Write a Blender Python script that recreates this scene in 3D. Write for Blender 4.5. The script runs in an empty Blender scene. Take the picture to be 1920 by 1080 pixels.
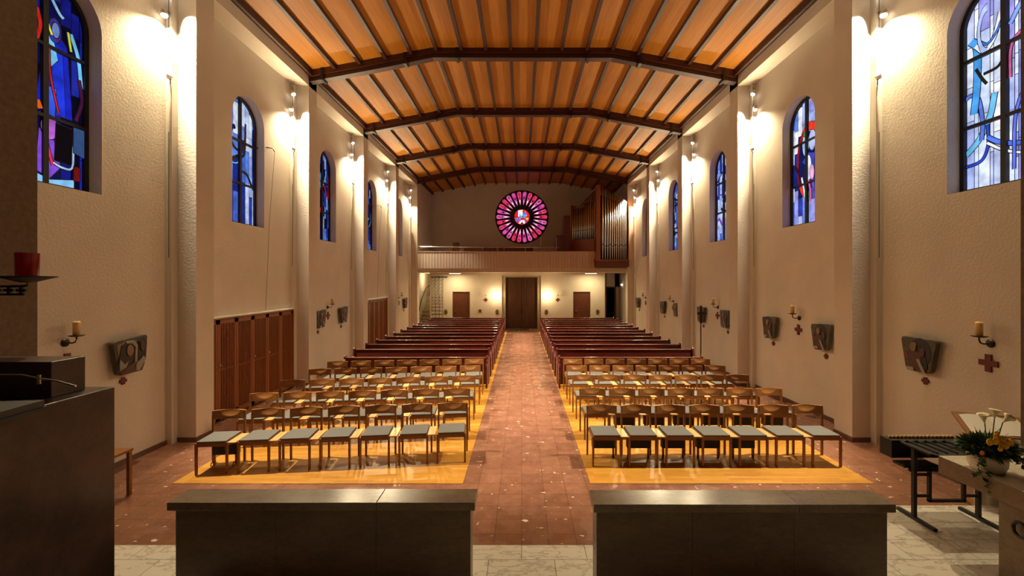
import bpy, bmesh, math, random
from mathutils import Vector, Matrix
random.seed(7)
PI = math.pi
S = bpy.context.scene
COL = S.collection

# ------------------------------------------------------------------ camera, world, exposure
CH = 2.8
cam_d = bpy.data.cameras.new('camera')
cam = bpy.data.objects.new('camera', cam_d)
COL.objects.link(cam)
cam.location = (0, 0, CH)
cam.rotation_euler = (PI / 2, 0, 0)
cam_d.sensor_width = 36.0
cam_d.lens = 800 * 36 / 1920
cam_d.shift_x = -18 / 1920
cam_d.shift_y = -13 / 1920
cam_d.clip_start = 0.05
S.camera = cam
w = bpy.data.worlds.new('world')
S.world = w
w.use_nodes = True
w.node_tree.nodes['Background'].inputs[0].default_value = (0.35, 0.45, 0.8, 1)
w.node_tree.nodes['Background'].inputs[1].default_value = 0.25
S.view_settings.view_transform = 'Standard'
S.view_settings.look = 'None'
S.view_settings.gamma = 1.0
S.view_settings.exposure = 0.0
S.view_settings.use_curve_mapping = False
S.cycles.max_bounces = 8
S.cycles.diffuse_bounces = 5
S.cycles.sample_clamp_indirect = 4.0
S.cycles.caustics_reflective = False
S.cycles.caustics_refractive = False

LAMP_DOWN = 3900.0     # watts of the uppermost track spotlights, turned down to the seats
LAMP_WASH = 930.0     # watts of the middle, wide spotlights that graze the pilasters
LAMP_UP = 340.0       # watts of each lowest, upward turned spotlight
LAMP_COL = (1.0, 0.82, 0.50)
KEY_COL = (1.0, 0.88, 0.66)
SCONCE_W = 42.0
TUBE_W = 46.0

# ------------------------------------------------------------------ room measures
XL, XR = -5.66, 5.75          # pilaster inner faces
RL, RR = -6.08, 6.16          # bay wall faces
PIL = [7.42 + 3.93 * k for k in range(-1, 5)]    # pilaster near faces (k=-1 is the chancel pier)
PT = 0.43                      # pilaster depth along the nave
ZL = 8.0                       # top of the recessed bays
ZC = 8.40                      # ceiling at the wall
ZM = 9.0                       # ceiling in the middle
YB = 27.0                      # gallery back wall
YG = 25.0                      # ground floor back wall
YF = 23.14                     # gallery front
SZ = 0.17                      # sanctuary floor

# ------------------------------------------------------------------ materials
def lin(c):
    return tuple(((x / 255) / 12.92 if x / 255 <= 0.04045 else (((x / 255) + 0.055) / 1.055) ** 2.4) for x in c)

def mat(name, col, rough=0.6, metal=0.0, spec=0.5, emit=None, es=0.0, alpha=1.0, coat=0.0, trans=0.0):
    m = bpy.data.materials.new(name)
    m.use_nodes = True
    b = m.node_tree.nodes['Principled BSDF']
    b.inputs['Base Color'].default_value = (*col, 1)
    b.inputs['Roughness'].default_value = rough
    b.inputs['Metallic'].default_value = metal
    b.inputs['Specular IOR Level'].default_value = spec
    b.inputs['Coat Weight'].default_value = coat
    b.inputs['Coat Roughness'].default_value = 0.15
    b.inputs['Transmission Weight'].default_value = trans
    if alpha < 1:
        b.inputs['Alpha'].default_value = alpha
    if emit:
        b.inputs['Emission Color'].default_value = (*emit, 1)
        b.inputs['Emission Strength'].default_value = es
    return m

def nodes(m):
    return m.node_tree.nodes, m.node_tree.links, m.node_tree.nodes['Principled BSDF']

def coords(m, kind='Object', scale=(1, 1, 1), rot=(0, 0, 0)):
    n, l, b = nodes(m)
    if kind == 'World':
        tc = n.new('ShaderNodeNewGeometry'); out = tc.outputs['Position']
    else:
        tc = n.new('ShaderNodeTexCoord'); out = tc.outputs['Object']
    mp = n.new('ShaderNodeMapping')
    mp.inputs['Scale'].default_value = scale
    mp.inputs['Rotation'].default_value = rot
    l.new(out, mp.inputs['Vector'])
    return mp.outputs['Vector']

def noise(m, vec, scale=5, detail=4, rough=0.5):
    n, l, b = nodes(m)
    t = n.new('ShaderNodeTexNoise')
    t.inputs['Scale'].default_value = scale
    t.inputs['Detail'].default_value = detail
    t.inputs['Roughness'].default_value = rough
    l.new(vec, t.inputs['Vector'])
    return t.outputs['Fac']

def ramp(m, fac, stops):
    n, l, b = nodes(m)
    r = n.new('ShaderNodeValToRGB')
    e = r.color_ramp.elements
    while len(e) < len(stops):
        e.new(0.5)
    for i, (p, c) in enumerate(stops):
        e[i].position = p
        e[i].color = (*c, 1)
    l.new(fac, r.inputs['Fac'])
    return r.outputs['Color']

def mixc(m, fac, a, bb, mode='MIX'):
    n, l, b = nodes(m)
    x = n.new('ShaderNodeMix')
    x.data_type = 'RGBA'
    x.blend_type = mode
    for sock, v in ((x.inputs[0], fac), (x.inputs[6], a), (x.inputs[7], bb)):
        if isinstance(v, (int, float)):
            sock.default_value = v
        elif isinstance(v, tuple):
            sock.default_value = (*v, 1)
        else:
            l.new(v, sock)
    return x.outputs[2]

def setc(m, c):
    n, l, b = nodes(m)
    l.new(c, b.inputs['Base Color'])

def bump(m, h, strength=0.3, dist=0.01):
    n, l, b = nodes(m)
    x = n.new('ShaderNodeBump')
    x.inputs['Strength'].default_value = strength
    x.inputs['Distance'].default_value = dist
    l.new(h, x.inputs['Height'])
    l.new(x.outputs['Normal'], b.inputs['Normal'])

def wood(name, c1, c2, rough=0.45, scale=(1, 12, 12), coat=0.0, nscale=3):
    m = mat(name, c1, rough, coat=coat)
    v = coords(m, 'Object', scale)
    f = noise(m, v, nscale, 5, 0.6)
    setc(m, ramp(m, f, [(0.3, c1), (0.7, c2)]))
    return m

def m_plaster():
    m = mat('plaster', (0.6, 0.5, 0.4), 0.92, spec=0.2)
    v = coords(m, 'World')
    a = noise(m, v, 26, 8, 0.62)
    c = noise(m, v, 1.3, 3, 0.5)
    setc(m, ramp(m, c, [(0.3, (0.635, 0.565, 0.475)), (0.7, (0.695, 0.62, 0.525))]))
    bump(m, a, 0.4, 0.011)
    return m

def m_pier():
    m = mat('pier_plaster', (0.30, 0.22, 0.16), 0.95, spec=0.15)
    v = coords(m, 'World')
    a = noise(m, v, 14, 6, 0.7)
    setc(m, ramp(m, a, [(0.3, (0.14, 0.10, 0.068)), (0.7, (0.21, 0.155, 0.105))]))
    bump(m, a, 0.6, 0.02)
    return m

def m_ceiling():
    m = mat('ceiling_boards', (0.45, 0.2, 0.05), 0.55, spec=0.3)
    v = coords(m, 'World', (9, 0.35, 9))
    f = noise(m, v, 2.2, 5, 0.6)
    v2 = coords(m, 'World', (1.0, 0.22, 1))
    g = noise(m, v2, 1.7, 3)
    base = ramp(m, f, [(0.25, (0.37, 0.13, 0.012)), (0.75, (0.54, 0.215, 0.022))])
    tone = ramp(m, g, [(0.3, (0.82, 0.8, 0.75)), (0.7, (1, 1, 1))])
    c = mixc(m, 1.0, base, tone, 'MULTIPLY')
    v3 = coords(m, 'World', (1, 1, 1))
    n, l, b = nodes(m)
    vo = n.new('ShaderNodeTexVoronoi'); vo.inputs['Scale'].default_value = 1.7
    l.new(v3, vo.inputs['Vector'])
    k = ramp(m, vo.outputs['Distance'], [(0.0, (0.12, 0.05, 0.02)), (0.045, (1, 1, 1))])
    setc(m, mixc(m, 1.0, c, k, 'MULTIPLY'))
    return m

def m_red_floor():
    m = mat('red_marble', (0.4, 0.14, 0.09), 0.3, spec=0.5)
    n, l, b = nodes(m)
    v = coords(m, 'World')
    br = n.new('ShaderNodeTexBrick')
    br.offset = 0.0
    br.inputs['Scale'].default_value = 1.0
    br.inputs['Brick Width'].default_value = 0.295
    br.inputs['Row Height'].default_value = 0.295
    br.inputs['Mortar Size'].default_value = 0.0035
    br.inputs['Mortar Smooth'].default_value = 0.3
    br.inputs['Color1'].default_value = (0.205, 0.09, 0.052, 1)
    br.inputs['Color2'].default_value = (0.25, 0.112, 0.066, 1)
    br.inputs['Mortar'].default_value = (0.12, 0.05, 0.03, 1)
    l.new(v, br.inputs['Vector'])
    f = noise(m, v, 6, 5, 0.6)
    tone = ramp(m, f, [(0.3, (0.78, 0.75, 0.73)), (0.7, (1.1, 1.08, 1.05))])
    c = mixc(m, 1.0, br.outputs['Color'], tone, 'MULTIPLY')
    v2 = coords(m, 'World', (1, 1.6, 1), (0, 0, 0.5))
    g = noise(m, v2, 7.5, 6, 0.55)
    h = noise(m, v, 1.3, 2, 0.5)
    mm = n.new('ShaderNodeMath'); mm.operation = 'MULTIPLY'
    l.new(ramp(m, g, [(0.655, (0, 0, 0)), (0.67, (1, 1, 1))]), mm.inputs[0])
    l.new(ramp(m, h, [(0.42, (0, 0, 0)), (0.5, (1, 1, 1))]), mm.inputs[1])
    setc(m, mixc(m, mm.outputs[0], c, (0.72, 0.6, 0.48)))
    r = ramp(m, noise(m, v, 3, 3), [(0.3, (0.17, 0.17, 0.17)), (0.7, (0.32, 0.32, 0.32))])
    l.new(r, b.inputs['Roughness'])
    return m

def m_parquet():
    m = mat('oak_parquet', (0.5, 0.24, 0.06), 0.38, spec=0.4)
    n, l, b = nodes(m)
    v = coords(m, 'World')
    br = n.new('ShaderNodeTexBrick')
    br.offset = 0.37
    br.inputs['Scale'].default_value = 1.0
    br.inputs['Brick Width'].default_value = 0.52
    br.inputs['Row Height'].default_value = 0.068
    br.inputs['Mortar Size'].default_value = 0.0012
    br.inputs['Color1'].default_value = (0.40, 0.175, 0.022, 1)
    br.inputs['Color2'].default_value = (0.50, 0.24, 0.034, 1)
    br.inputs['Mortar'].default_value = (0.25, 0.10, 0.015, 1)
    l.new(v, br.inputs['Vector'])
    v2 = coords(m, 'World', (1, 9, 1))
    f = noise(m, v2, 4, 5, 0.6)
    tone = ramp(m, f, [(0.3, (0.85, 0.82, 0.78)), (0.7, (1.08, 1.06, 1.03))])
    setc(m, mixc(m, 1.0, br.outputs['Color'], tone, 'MULTIPLY'))
    return m

def m_white_marble():
    m = mat('white_marble_tiles', (0.6, 0.56, 0.48), 0.35)
    n, l, b = nodes(m)
    v = coords(m, 'World')
    br = n.new('ShaderNodeTexBrick')
    br.offset = 0.5
    br.inputs['Scale'].default_value = 1.0
    br.inputs['Brick Width'].default_value = 0.62
    br.inputs['Row Height'].default_value = 0.31
    br.inputs['Mortar Size'].default_value = 0.003
    br.inputs['Color1'].default_value = (0.62, 0.57, 0.48, 1)
    br.inputs['Color2'].default_value = (0.68, 0.63, 0.54, 1)
    br.inputs['Mortar'].default_value = (0.12, 0.10, 0.08, 1)
    l.new(v, br.inputs['Vector'])
    v2 = coords(m, 'World', (1, 2.2, 1), (0, 0, 0.7))
    f = noise(m, v2, 2.5, 8, 0.62)
    vein = ramp(m, f, [(0.47, (1, 1, 1)), (0.5, (0.62, 0.6, 0.58)), (0.53, (1, 1, 1))])
    setc(m, mixc(m, 1.0, br.outputs['Color'], vein, 'MULTIPLY'))
    return m

def m_stone(name, c1, c2, rough, sc=2.0, stretch=(1, 1, 1)):
    m = mat(name, c1, rough)
    v = coords(m, 'World', stretch)
    f = noise(m, v, sc, 9, 0.65)
    g = noise(m, v, sc * 3.1, 6, 0.6)
    a = ramp(m, f, [(0.32, c1), (0.68, c2)])
    vv = ramp(m, g, [(0.46, (1, 1, 1)), (0.5, (0.7, 0.66, 0.62)), (0.54, (1, 1, 1))])
    setc(m, mixc(m, 0.6, a, mixc(m, 1.0, a, vv, 'MULTIPLY')))
    return m

M = {}
M['plaster'] = m_plaster()
M['pier'] = m_pier()
M['ceil'] = m_ceiling()
M['beam'] = wood('beam_wood', (0.05, 0.011, 0.005), (0.09, 0.02, 0.008), 0.5, (2, 12, 12))
M['batten'] = wood('batten_wood', (0.035, 0.008, 0.003), (0.055, 0.013, 0.005), 0.55, (12, 1, 12))
M['iron'] = mat('black_iron', (0.02, 0.017, 0.015), 0.5, 0.3)
M['redfloor'] = m_red_floor()
M['parquet'] = m_parquet()
M['whitemarble'] = m_white_marble()
M['slab'] = m_stone('grey_brown_marble', (0.165, 0.125, 0.088), (0.25, 0.195, 0.14), 0.22, 1.8, (1, 2.5, 2.5))
M['block'] = m_stone('brown_marble', (0.115, 0.08, 0.052), (0.19, 0.135, 0.09), 0.4, 1.6, (1, 1, 2.5))
M['ambo'] = m_stone('dark_marble', (0.035, 0.022, 0.018), (0.09, 0.052, 0.04), 0.3, 3.0)
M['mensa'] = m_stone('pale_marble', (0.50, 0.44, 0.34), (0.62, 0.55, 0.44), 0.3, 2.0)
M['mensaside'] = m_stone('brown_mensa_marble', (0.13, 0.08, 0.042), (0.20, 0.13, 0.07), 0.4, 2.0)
M['base'] = m_stone('baseboard_stone', (0.11, 0.045, 0.028), (0.17, 0.075, 0.045), 0.35, 4.0)
M['oak'] = wood('chair_oak', (0.20, 0.076, 0.016), (0.28, 0.112, 0.026), 0.38, (2, 14, 14))
M['oaklight'] = wood('chair_oak_light', (0.52, 0.27, 0.085), (0.62, 0.34, 0.12), 0.35, (14, 2, 14))
M['fabric'] = mat('grey_green_fabric', (0.115, 0.106, 0.094), 0.85, spec=0.3)
bump(M['fabric'], noise(M['fabric'], coords(M['fabric']), 220, 2), 0.2, 0.002)
M['black'] = mat('black_leatherette', (0.012, 0.011, 0.011), 0.6)
M['pew'] = wood('pew_mahogany', (0.06, 0.007, 0.004), (0.095, 0.012, 0.007), 0.34, (1, 12, 12), coat=0.08)
M['pewedge'] = wood('pew_edge', (0.15, 0.04, 0.025), (0.20, 0.055, 0.035), 0.25, (1, 12, 12), coat=0.4)
M['door'] = wood('door_wood', (0.085, 0.022, 0.009), (0.14, 0.04, 0.016), 0.5, (12, 12, 1))
M['maindoor'] = wood('main_door_wood', (0.055, 0.020, 0.009), (0.09, 0.034, 0.014), 0.45, (12, 12, 1))
M['cupboard'] = wood('cupboard_wood', (0.21, 0.062, 0.014), (0.29, 0.092, 0.023), 0.42, (12, 12, 1))
M['cupdark'] = wood('cupboard_panel', (0.06, 0.015, 0.007), (0.09, 0.022, 0.01), 0.5, (12, 12, 1))
M['white'] = mat('white_enamel', (0.72, 0.68, 0.60), 0.5)
M['slot'] = mat('track_slot', (0.16, 0.15, 0.14), 0.5)
M['lens'] = mat('lamp_lens', (1, 1, 1), 0.3, emit=(1, 0.86, 0.66), es=9.0)
M['globe'] = mat('globe_glass', (1, 1, 1), 0.3, emit=(1, 0.86, 0.55), es=22.0)
M['tube'] = mat('tube_light', (1, 1, 1), 0.3, emit=(1, 0.9, 0.62), es=6.0)
M['silver'] = mat('pipe_tin', (0.85, 0.82, 0.76), 0.2, 0.95)
M['chrome'] = mat('chrome', (0.7, 0.7, 0.7), 0.2, 1.0)
M['organ'] = wood('organ_wood', (0.22, 0.055, 0.016), (0.30, 0.085, 0.025), 0.4, (6, 6, 1))
M['organdark'] = wood('organ_dark', (0.10, 0.022, 0.01), (0.15, 0.035, 0.014), 0.45, (1, 6, 6))
M['candle'] = mat('candle_wax', (0.75, 0.52, 0.22), 0.5, spec=0.4)
M['redcross'] = mat('dark_red_paint', (0.13, 0.012, 0.008), 0.5)
M['bronze'] = m_stone('weathered_plaque', (0.055, 0.045, 0.032), (0.11, 0.09, 0.06), 0.55, 6.0)
M['brown1'] = mat('relief_brown', (0.09, 0.035, 0.02), 0.55)
M['ochre'] = mat('relief_ochre', (0.24, 0.15, 0.07), 0.6)
M['pale'] = mat('relief_grey', (0.30, 0.27, 0.23), 0.6)
M['darkbr'] = mat('relief_dark', (0.025, 0.018, 0.014), 0.5)
M['redgl'] = mat('relief_red', (0.18, 0.03, 0.02), 0.45)
M['redglass'] = mat('red_glass', (0.20, 0.004, 0.006), 0.12, trans=0.3, emit=(0.5, 0.0, 0.0), es=0.03)
M['flame'] = mat('flame', (1, 0.2, 0.1), 0.3, emit=(1.0, 0.06, 0.08), es=5.0)
M['leaf'] = mat('leaf_green', (0.035, 0.075, 0.025), 0.5)
M['leaf2'] = mat('leaf_light', (0.10, 0.16, 0.06), 0.5)
M['yellow'] = mat('yellow_petal', (0.85, 0.50, 0.01), 0.6)
M['orange'] = mat('orange_petal', (0.75, 0.22, 0.02), 0.6)
M['cream'] = mat('cream_petal', (0.75, 0.70, 0.42), 0.6)
M['porcelain'] = mat('porcelain', (0.60, 0.53, 0.40), 0.35)
M['paper'] = mat('paper', (0.62, 0.58, 0.50), 0.8)
M['cloth'] = mat('white_gauze', (0.62, 0.60, 0.56), 0.9, alpha=0.62)
M['gold'] = mat('gold_brass', (0.62, 0.34, 0.07), 0.35, 0.7)
M['oval'] = mat('oval_stone', (0.12, 0.075, 0.03), 0.6)
M['ovalrim'] = mat('oval_rim', (0.20, 0.14, 0.07), 0.6)
M['stair'] = m_stone('stair_stone', (0.36, 0.31, 0.19), (0.44, 0.38, 0.25), 0.6, 4)
M['gallery'] = mat('gallery_boards', (0.62, 0.50, 0.40), 0.8)
M['lead'] = mat('lead_black', (0.008, 0.008, 0.012), 0.6)
M['void'] = mat('dark_room', (0.01, 0.009, 0.008), 0.9)  # near-black colour stands in for shade in the passage and the organ

GL = {}
def glass(c, es=1.0):
    key = (c, es)
    if key not in GL:
        l_ = lin(c)
        m = mat('stained_glass', tuple(x * 0.04 for x in l_), 0.6, spec=0.05, emit=l_, es=es)
        n, l, b = nodes(m)
        f = noise(m, coords(m, 'World'), 5, 4)
        c1 = tuple(x * 0.55 for x in l_)
        c2 = tuple(min(1, x * 1.25) for x in l_)
        l.new(ramp(m, f, [(0.3, c1), (0.7, c2)]), b.inputs['Emission Color'])
        GL[key] = m
    return GL[key]

# ------------------------------------------------------------------ mesh helpers
class MB:
    def __init__(self):
        self.v, self.f, self.m, self.s = [], [], [], []
    def add(self, vs, fs, mi=0, smooth=False):
        o = len(self.v)
        self.v += [tuple(p) for p in vs]
        for f in fs:
            self.f.append(tuple(i + o for i in f)); self.m.append(mi); self.s.append(smooth)
        return self
    def box(self, x0, x1, y0, y1, z0, z1, mi=0):
        v = [(x, y, z) for x in (x0, x1) for y in (y0, y1) for z in (z0, z1)]
        return self.add(v, [(0, 1, 3, 2), (4, 6, 7, 5), (0, 4, 5, 1), (2, 3, 7, 6), (0, 2, 6, 4), (1, 5, 7, 3)], mi)
    def cbox(self, c, s, mi=0, mt=None):
        x, y, z = s[0] / 2, s[1] / 2, s[2] / 2
        v = [Vector((a, b, d)) for a in (-x, x) for b in (-y, y) for d in (-z, z)]
        if mt is not None:
            v = [mt @ p for p in v]
        v = [p + Vector(c) for p in v]
        return self.add(v, [(0, 1, 3, 2), (4, 6, 7, 5), (0, 4, 5, 1), (2, 3, 7, 6), (0, 2, 6, 4), (1, 5, 7, 3)], mi)
    def prism(self, poly, fn, t0, t1, mi=0):
        """poly: 2D points; fn(u, v, t) -> 3D"""
        n = len(poly)
        v = [fn(u, w_, t0) for u, w_ in poly] + [fn(u, w_, t1) for u, w_ in poly]
        fs = [tuple(range(n)), tuple(range(2 * n - 1, n - 1, -1))]
        fs += [(i, i + n, (i + 1) % n + n, (i + 1) % n) for i in range(n)]
        return self.add(v, fs, mi)
    def tube(self, pts, r, n=8, mi=0):
        pts = [Vector(p) for p in pts]
        rs = r if isinstance(r, (list, tuple)) else [r] * len(pts)
        vs, fs = [], []
        for i, p in enumerate(pts):
            d = (pts[min(i + 1, len(pts) - 1)] - pts[max(i - 1, 0)]).normalized()
            a = Vector((0, 0, 1)) if abs(d.z) < 0.9 else Vector((1, 0, 0))
            u = d.cross(a).normalized(); w_ = d.cross(u)
            for k in range(n):
                t = 2 * PI * k / n
                vs.append(p + (u * math.cos(t) + w_ * math.sin(t)) * rs[i])
        for i in range(len(pts) - 1):
            for k in range(n):
                fs.append((i * n + k, i * n + (k + 1) % n, (i + 1) * n + (k + 1) % n, (i + 1) * n + k))
        self.add(vs, fs, mi, True)
        e = (len(pts) - 1) * n
        self.add([vs[k] for k in range(n)] + [vs[e + k] for k in range(n)],
                 [tuple(range(n))[::-1], tuple(range(n, 2 * n))], mi)
        return self
    def lathe(self, prof, c=(0, 0, 0), n=16, mi=0, mt=None):
        vs, fs = [], []
        for r, z in prof:
            for k in range(n):
                t = 2 * PI * k / n
                p = Vector((max(r, 1e-4) * math.cos(t), max(r, 1e-4) * math.sin(t), z))
                if mt is not None:
                    p = mt @ p
                vs.append(p + Vector(c))
        for i in range(len(prof) - 1):
            for k in range(n):
                fs.append((i * n + k, i * n + (k + 1) % n, (i + 1) * n + (k + 1) % n, (i + 1) * n + k))
        return self.add(vs, fs, mi, True)
    def ball(self, c, r, n=10, mi=0, sq=(1, 1, 1)):
        prof = [(r * math.sin(PI * i / n), -r * math.cos(PI * i / n)) for i in range(n + 1)]
        mt = Matrix.Diagonal(sq).to_3x3()
        return self.lathe(prof, c, n + 2, mi, mt)
    def build(self, name, mats, parent=None, bevel=0, fix=True):
        me = bpy.data.meshes.new(name)
        me.from_pydata(self.v, [], self.f)
        if not isinstance(mats, (list, tuple)):
            mats = [mats]
        for m_ in mats:
            me.materials.append(m_)
        for i, p in enumerate(me.polygons):
            p.material_index = self.m[i]
            p.use_smooth = self.s[i]
        if fix:
            bm = bmesh.new(); bm.from_mesh(me)
            bmesh.ops.recalc_face_normals(bm, faces=bm.faces)
            bm.to_mesh(me); bm.free()
        me.update()
        o = bpy.data.objects.new(name, me)
        COL.objects.link(o)
        if parent:
            o.parent = parent
        if bevel:
            b = o.modifiers.new('bevel', 'BEVEL')
            b.width = bevel; b.segments = 2; b.limit_method = 'ANGLE'
        return o

def struct(o, label=None):
    o['kind'] = 'structure'
    if label:
        o['label'] = label
    return o

def tag(o, label, cat, group=None, kind=None):
    o['label'] = label; o['category'] = cat
    if group: o['group'] = group
    if kind: o['kind'] = kind
    return o

def thing(name, loc=(0, 0, 0), rz=0, label=None, cat=None, group=None):
    o = bpy.data.objects.new(name, None)
    o.empty_display_size = 0.1
    COL.objects.link(o)
    o.location = loc; o.rotation_euler = (0, 0, rz)
    if label: tag(o, label, cat, group)
    return o

def copy_tree(o, parent=None, skip=()):
    c = o.copy(); COL.objects.link(c); c.parent = parent
    for ch in o.children:
        if ch.name.split('.')[0] in skip:
            continue
        copy_tree(ch, c)
    return c

ORD = ['first', 'second', 'third', 'fourth', 'fifth', 'sixth', 'seventh', 'eighth', 'ninth', 'tenth', 'eleventh', 'twelfth',
       'thirteenth', 'fourteenth', 'fifteenth', 'sixteenth', 'seventeenth', 'eighteenth']
SN = {-1: 'left', 1: 'right'}
def SX(s, a, b):
    return a if s < 0 else b

# ------------------------------------------------------------------ floors
f = MB().box(-7.5, 7.5, 3.0, 28.5, -0.2, 0.0)
struct(f.build('floor', M['redfloor']), 'red marble tile floor with pale flecks')
for i, (x0, x1) in enumerate(((-4.83, -0.81), (0.95, 4.87))):
    o = MB().box(x0, x1, 5.89, 23.6, -0.05, 0.006).build('trim_%d' % (i + 1), M['parquet'])
    struct(o, 'oak parquet field under the %s seats' % ('left', 'right')[i])
f = MB().box(-7.5, 7.5, -4.0, 4.25, -0.2, SZ).box(3.25, 7.5, 4.25, 5.0, -0.2, SZ)
struct(f.build('trim_3', M['whitemarble']), 'raised sanctuary floor of pale veined marble tiles')

# ------------------------------------------------------------------ side walls with arched window openings
WIN_C = [5.62 + 3.9 * k for k in range(5)]
WIN_W = 1.12
SILL, SPRING = 4.05, 6.34
def arch_pts(c, n=20):
    r = WIN_W / 2
    return [(c + r * math.cos(PI - PI * i / n), SPRING + r * math.sin(PI * i / n)) for i in range(n + 1)]

def bay_wall(mb, s, y0, y1, c):
    xi = SX(s, RL, RR); xo = xi + s * 0.5
    r = WIN_W / 2
    arc = arch_pts(c)
    for X in (xi, xo):
        q = lambda a, b: (X, a, b)
        for (a, b, z0, z1) in ((y0, c - r, 0, SPRING), (c + r, y1, 0, SPRING), (c - r, c + r, 0, SILL)):
            mb.add([q(a, z0), q(b, z0), q(b, z1), q(a, z1)], [(0, 1, 2, 3)])
        mb.add([q(y0, SPRING), q(c - r, SPRING), q(c - r, ZC + .3), q(y0, ZC + .3)], [(0, 1, 2, 3)])
        mb.add([q(c + r, SPRING), q(y1, SPRING), q(y1, ZC + .3), q(c + r, ZC + .3)], [(0, 1, 2, 3)])
        for (a, b) in zip(arc[:-1], arc[1:]):
            mb.add([q(*a), q(*b), q(b[0], ZC + .3), q(a[0], ZC + .3)], [(0, 1, 2, 3)])
    loop = [(c - r, SILL)] + arc + [(c + r, SILL)]
    for i in range(len(loop)):
        a, b = loop[i], loop[(i + 1) % len(loop)]
        mb.add([(xi, *a), (xi, *b), (xo, *b), (xo, *a)], [(0, 1, 2, 3)])

for s in (-1, 1):
    xi, xp = SX(s, RL, RR), SX(s, XL, XR)
    mb = MB()
    for k in range(5):
        bay_wall(mb, s, PIL[k] + PT if k else 3.92, PIL[k + 1] + PT, WIN_C[k])
    struct(mb.build('wall_' + SN[s], M['plaster'], fix=False), 'rough cream plaster wall with arched windows')
    mb = MB()
    # lintel over the bays, flush with the pilasters
    a, b = sorted((xp, xi + s * 0.05))
    mb.box(a, b, 3.9, PIL[5] + 0.1, ZL, ZC + 0.3)
    # gallery side wall, flush, and the porch side walls below it
    a, b = sorted((xp, xi + s * 0.5))
    mb.box(a, b, PIL[5] + PT, YB + 0.2, 3.3, ZC + 0.3)
    a, b = sorted((xi, xi + s * 0.5))
    mb.box(a, b, PIL[5] + PT, 28.3, 0, 3.3)
    struct(mb.build('wall_upper_' + SN[s], M['plaster']), 'plaster lintel above the bays and gallery side wall')
n_tr = 4
for s in (-1, 1):
    a, b = sorted((SX(s, XL, XR), SX(s, RL, RR) + s * 0.05))
    for k in range(1, 6):
        o = MB().box(a, b, PIL[k], PIL[k] + PT, 0, ZC + 0.3).build('trim_%d' % n_tr, M['plaster']); n_tr += 1
        struct(o, 'cream plaster pilaster')
# chancel piers, side walls and rear
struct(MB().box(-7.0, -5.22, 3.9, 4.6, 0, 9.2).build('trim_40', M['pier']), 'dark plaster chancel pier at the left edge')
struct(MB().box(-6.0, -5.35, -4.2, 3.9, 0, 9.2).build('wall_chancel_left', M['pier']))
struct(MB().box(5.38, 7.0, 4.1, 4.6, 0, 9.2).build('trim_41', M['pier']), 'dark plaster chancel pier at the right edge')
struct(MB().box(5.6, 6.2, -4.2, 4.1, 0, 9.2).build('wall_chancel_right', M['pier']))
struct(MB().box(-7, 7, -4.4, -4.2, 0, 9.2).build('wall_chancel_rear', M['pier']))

# baseboards
BH = 0.085
for s in (-1, 1):
    xi, xp = SX(s, RL, RR), SX(s, XL, XR)
    mb = MB()
    y = 4.6
    for k in range(1, 6):
        p = PIL[k]
        a, b = sorted((xi, xi - s * 0.018))
        skip = (s < 0 and k in (2, 4))
        if not skip:
            mb.box(a, b, y, p - 0.13, 0, BH)
        a, b = sorted((xp - s * 0.018, xi))
        mb.box(a, b, p - 0.018, p + 0.001, 0, BH)
        a, b = sorted((xp - s * 0.018, xp + s * 0.001))
        mb.box(a, b, p, p + PT, 0, BH)
        y = p + PT
    struct(mb.build('baseboard_' + SN[s], M['base']))

# ------------------------------------------------------------------ ceiling, battens, beams
def zc(x):
    """height of the boarded ceiling at x"""
    if x < -2.4: return ZC + (ZM - ZC) * (x - XL) / (-2.4 - XL)
    if x > 2.45: return ZC + (ZM - ZC) * (XR - x) / (XR - 2.45)
    return ZM
mb = MB()
prof = [(XL - .4, zc(XL - .4)), (-2.4, ZM), (2.45, ZM), (XR + .4, zc(XR + .4))]
poly = prof + [(x, z + 0.15) for x, z in reversed(prof)]
mb.prism(poly, lambda u, v, t: (u, t, v), -4.3, YB + 0.2)
ceil = struct(mb.build('ceiling', M['ceil']), 'boarded wooden ceiling in warm orange pine')
bx = [-4.97, -4.31, -3.62, -2.94, -2.27, -1.60, -.95, -.29, .38, 1.07, 1.74, 2.42, 3.10, 3.78, 4.45, 5.12]
for x in bx:
    z = zc(x)
    o = MB().box(x - 0.042, x + 0.042, -4.2, YB, z - 0.09, z + 0.03).build('batten', M['batten'], ceil)
for x0, x1 in ((XL, XL + 0.10), (XR - 0.10, XR)):
    MB().box(x0, x1, -4.2, YB, ZC - 0.14, ZC + 0.1).build('edge_board', M['batten'], ceil)

def beam_curve():
    return [(XL - 0.02, 8.11), (-3.6, 8.50), (-2.37, 8.755), (2.42, 8.745), (3.7, 8.49), (XR + 0.02, 8.09)]
def band(mb, z0, z1, y0, y1):
    pts = beam_curve()
    for (a, za), (b, zb) in zip(pts[:-1], pts[1:]):
        mb.prism([(a, za + z0), (b, zb + z0), (b, zb + z1), (a, za + z1)], lambda u, v, t: (u, t, v), y0, y1)
for k in range(6):
    y = PIL[k] - 0.02
    t = thing('trim_%d' % n_tr, (0, y, 0)); n_tr += 1
    struct(t, 'dark wooden ceiling beam crossing the nave')
    m1 = MB(); band(m1, 0.115, 0.42, 0.0, 0.20); m1.build('upper_chord', M['beam'], t)
    m1 = MB(); band(m1, 0.0, 0.10, 0.035, 0.235); m1.build('lower_chord', M['batten'], t)
    for xs, zs in ((-3.1, 8.6), (-1.72, 8.75), (1.78, 8.745), (3.15, 8.6), (-5.3, 8.17), (5.38, 8.15)):
        MB().box(xs - 0.035, xs + 0.035, -0.02, 0.255, zs - 0.03, zs + 0.30).build('strap', M['iron'], t)

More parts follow.
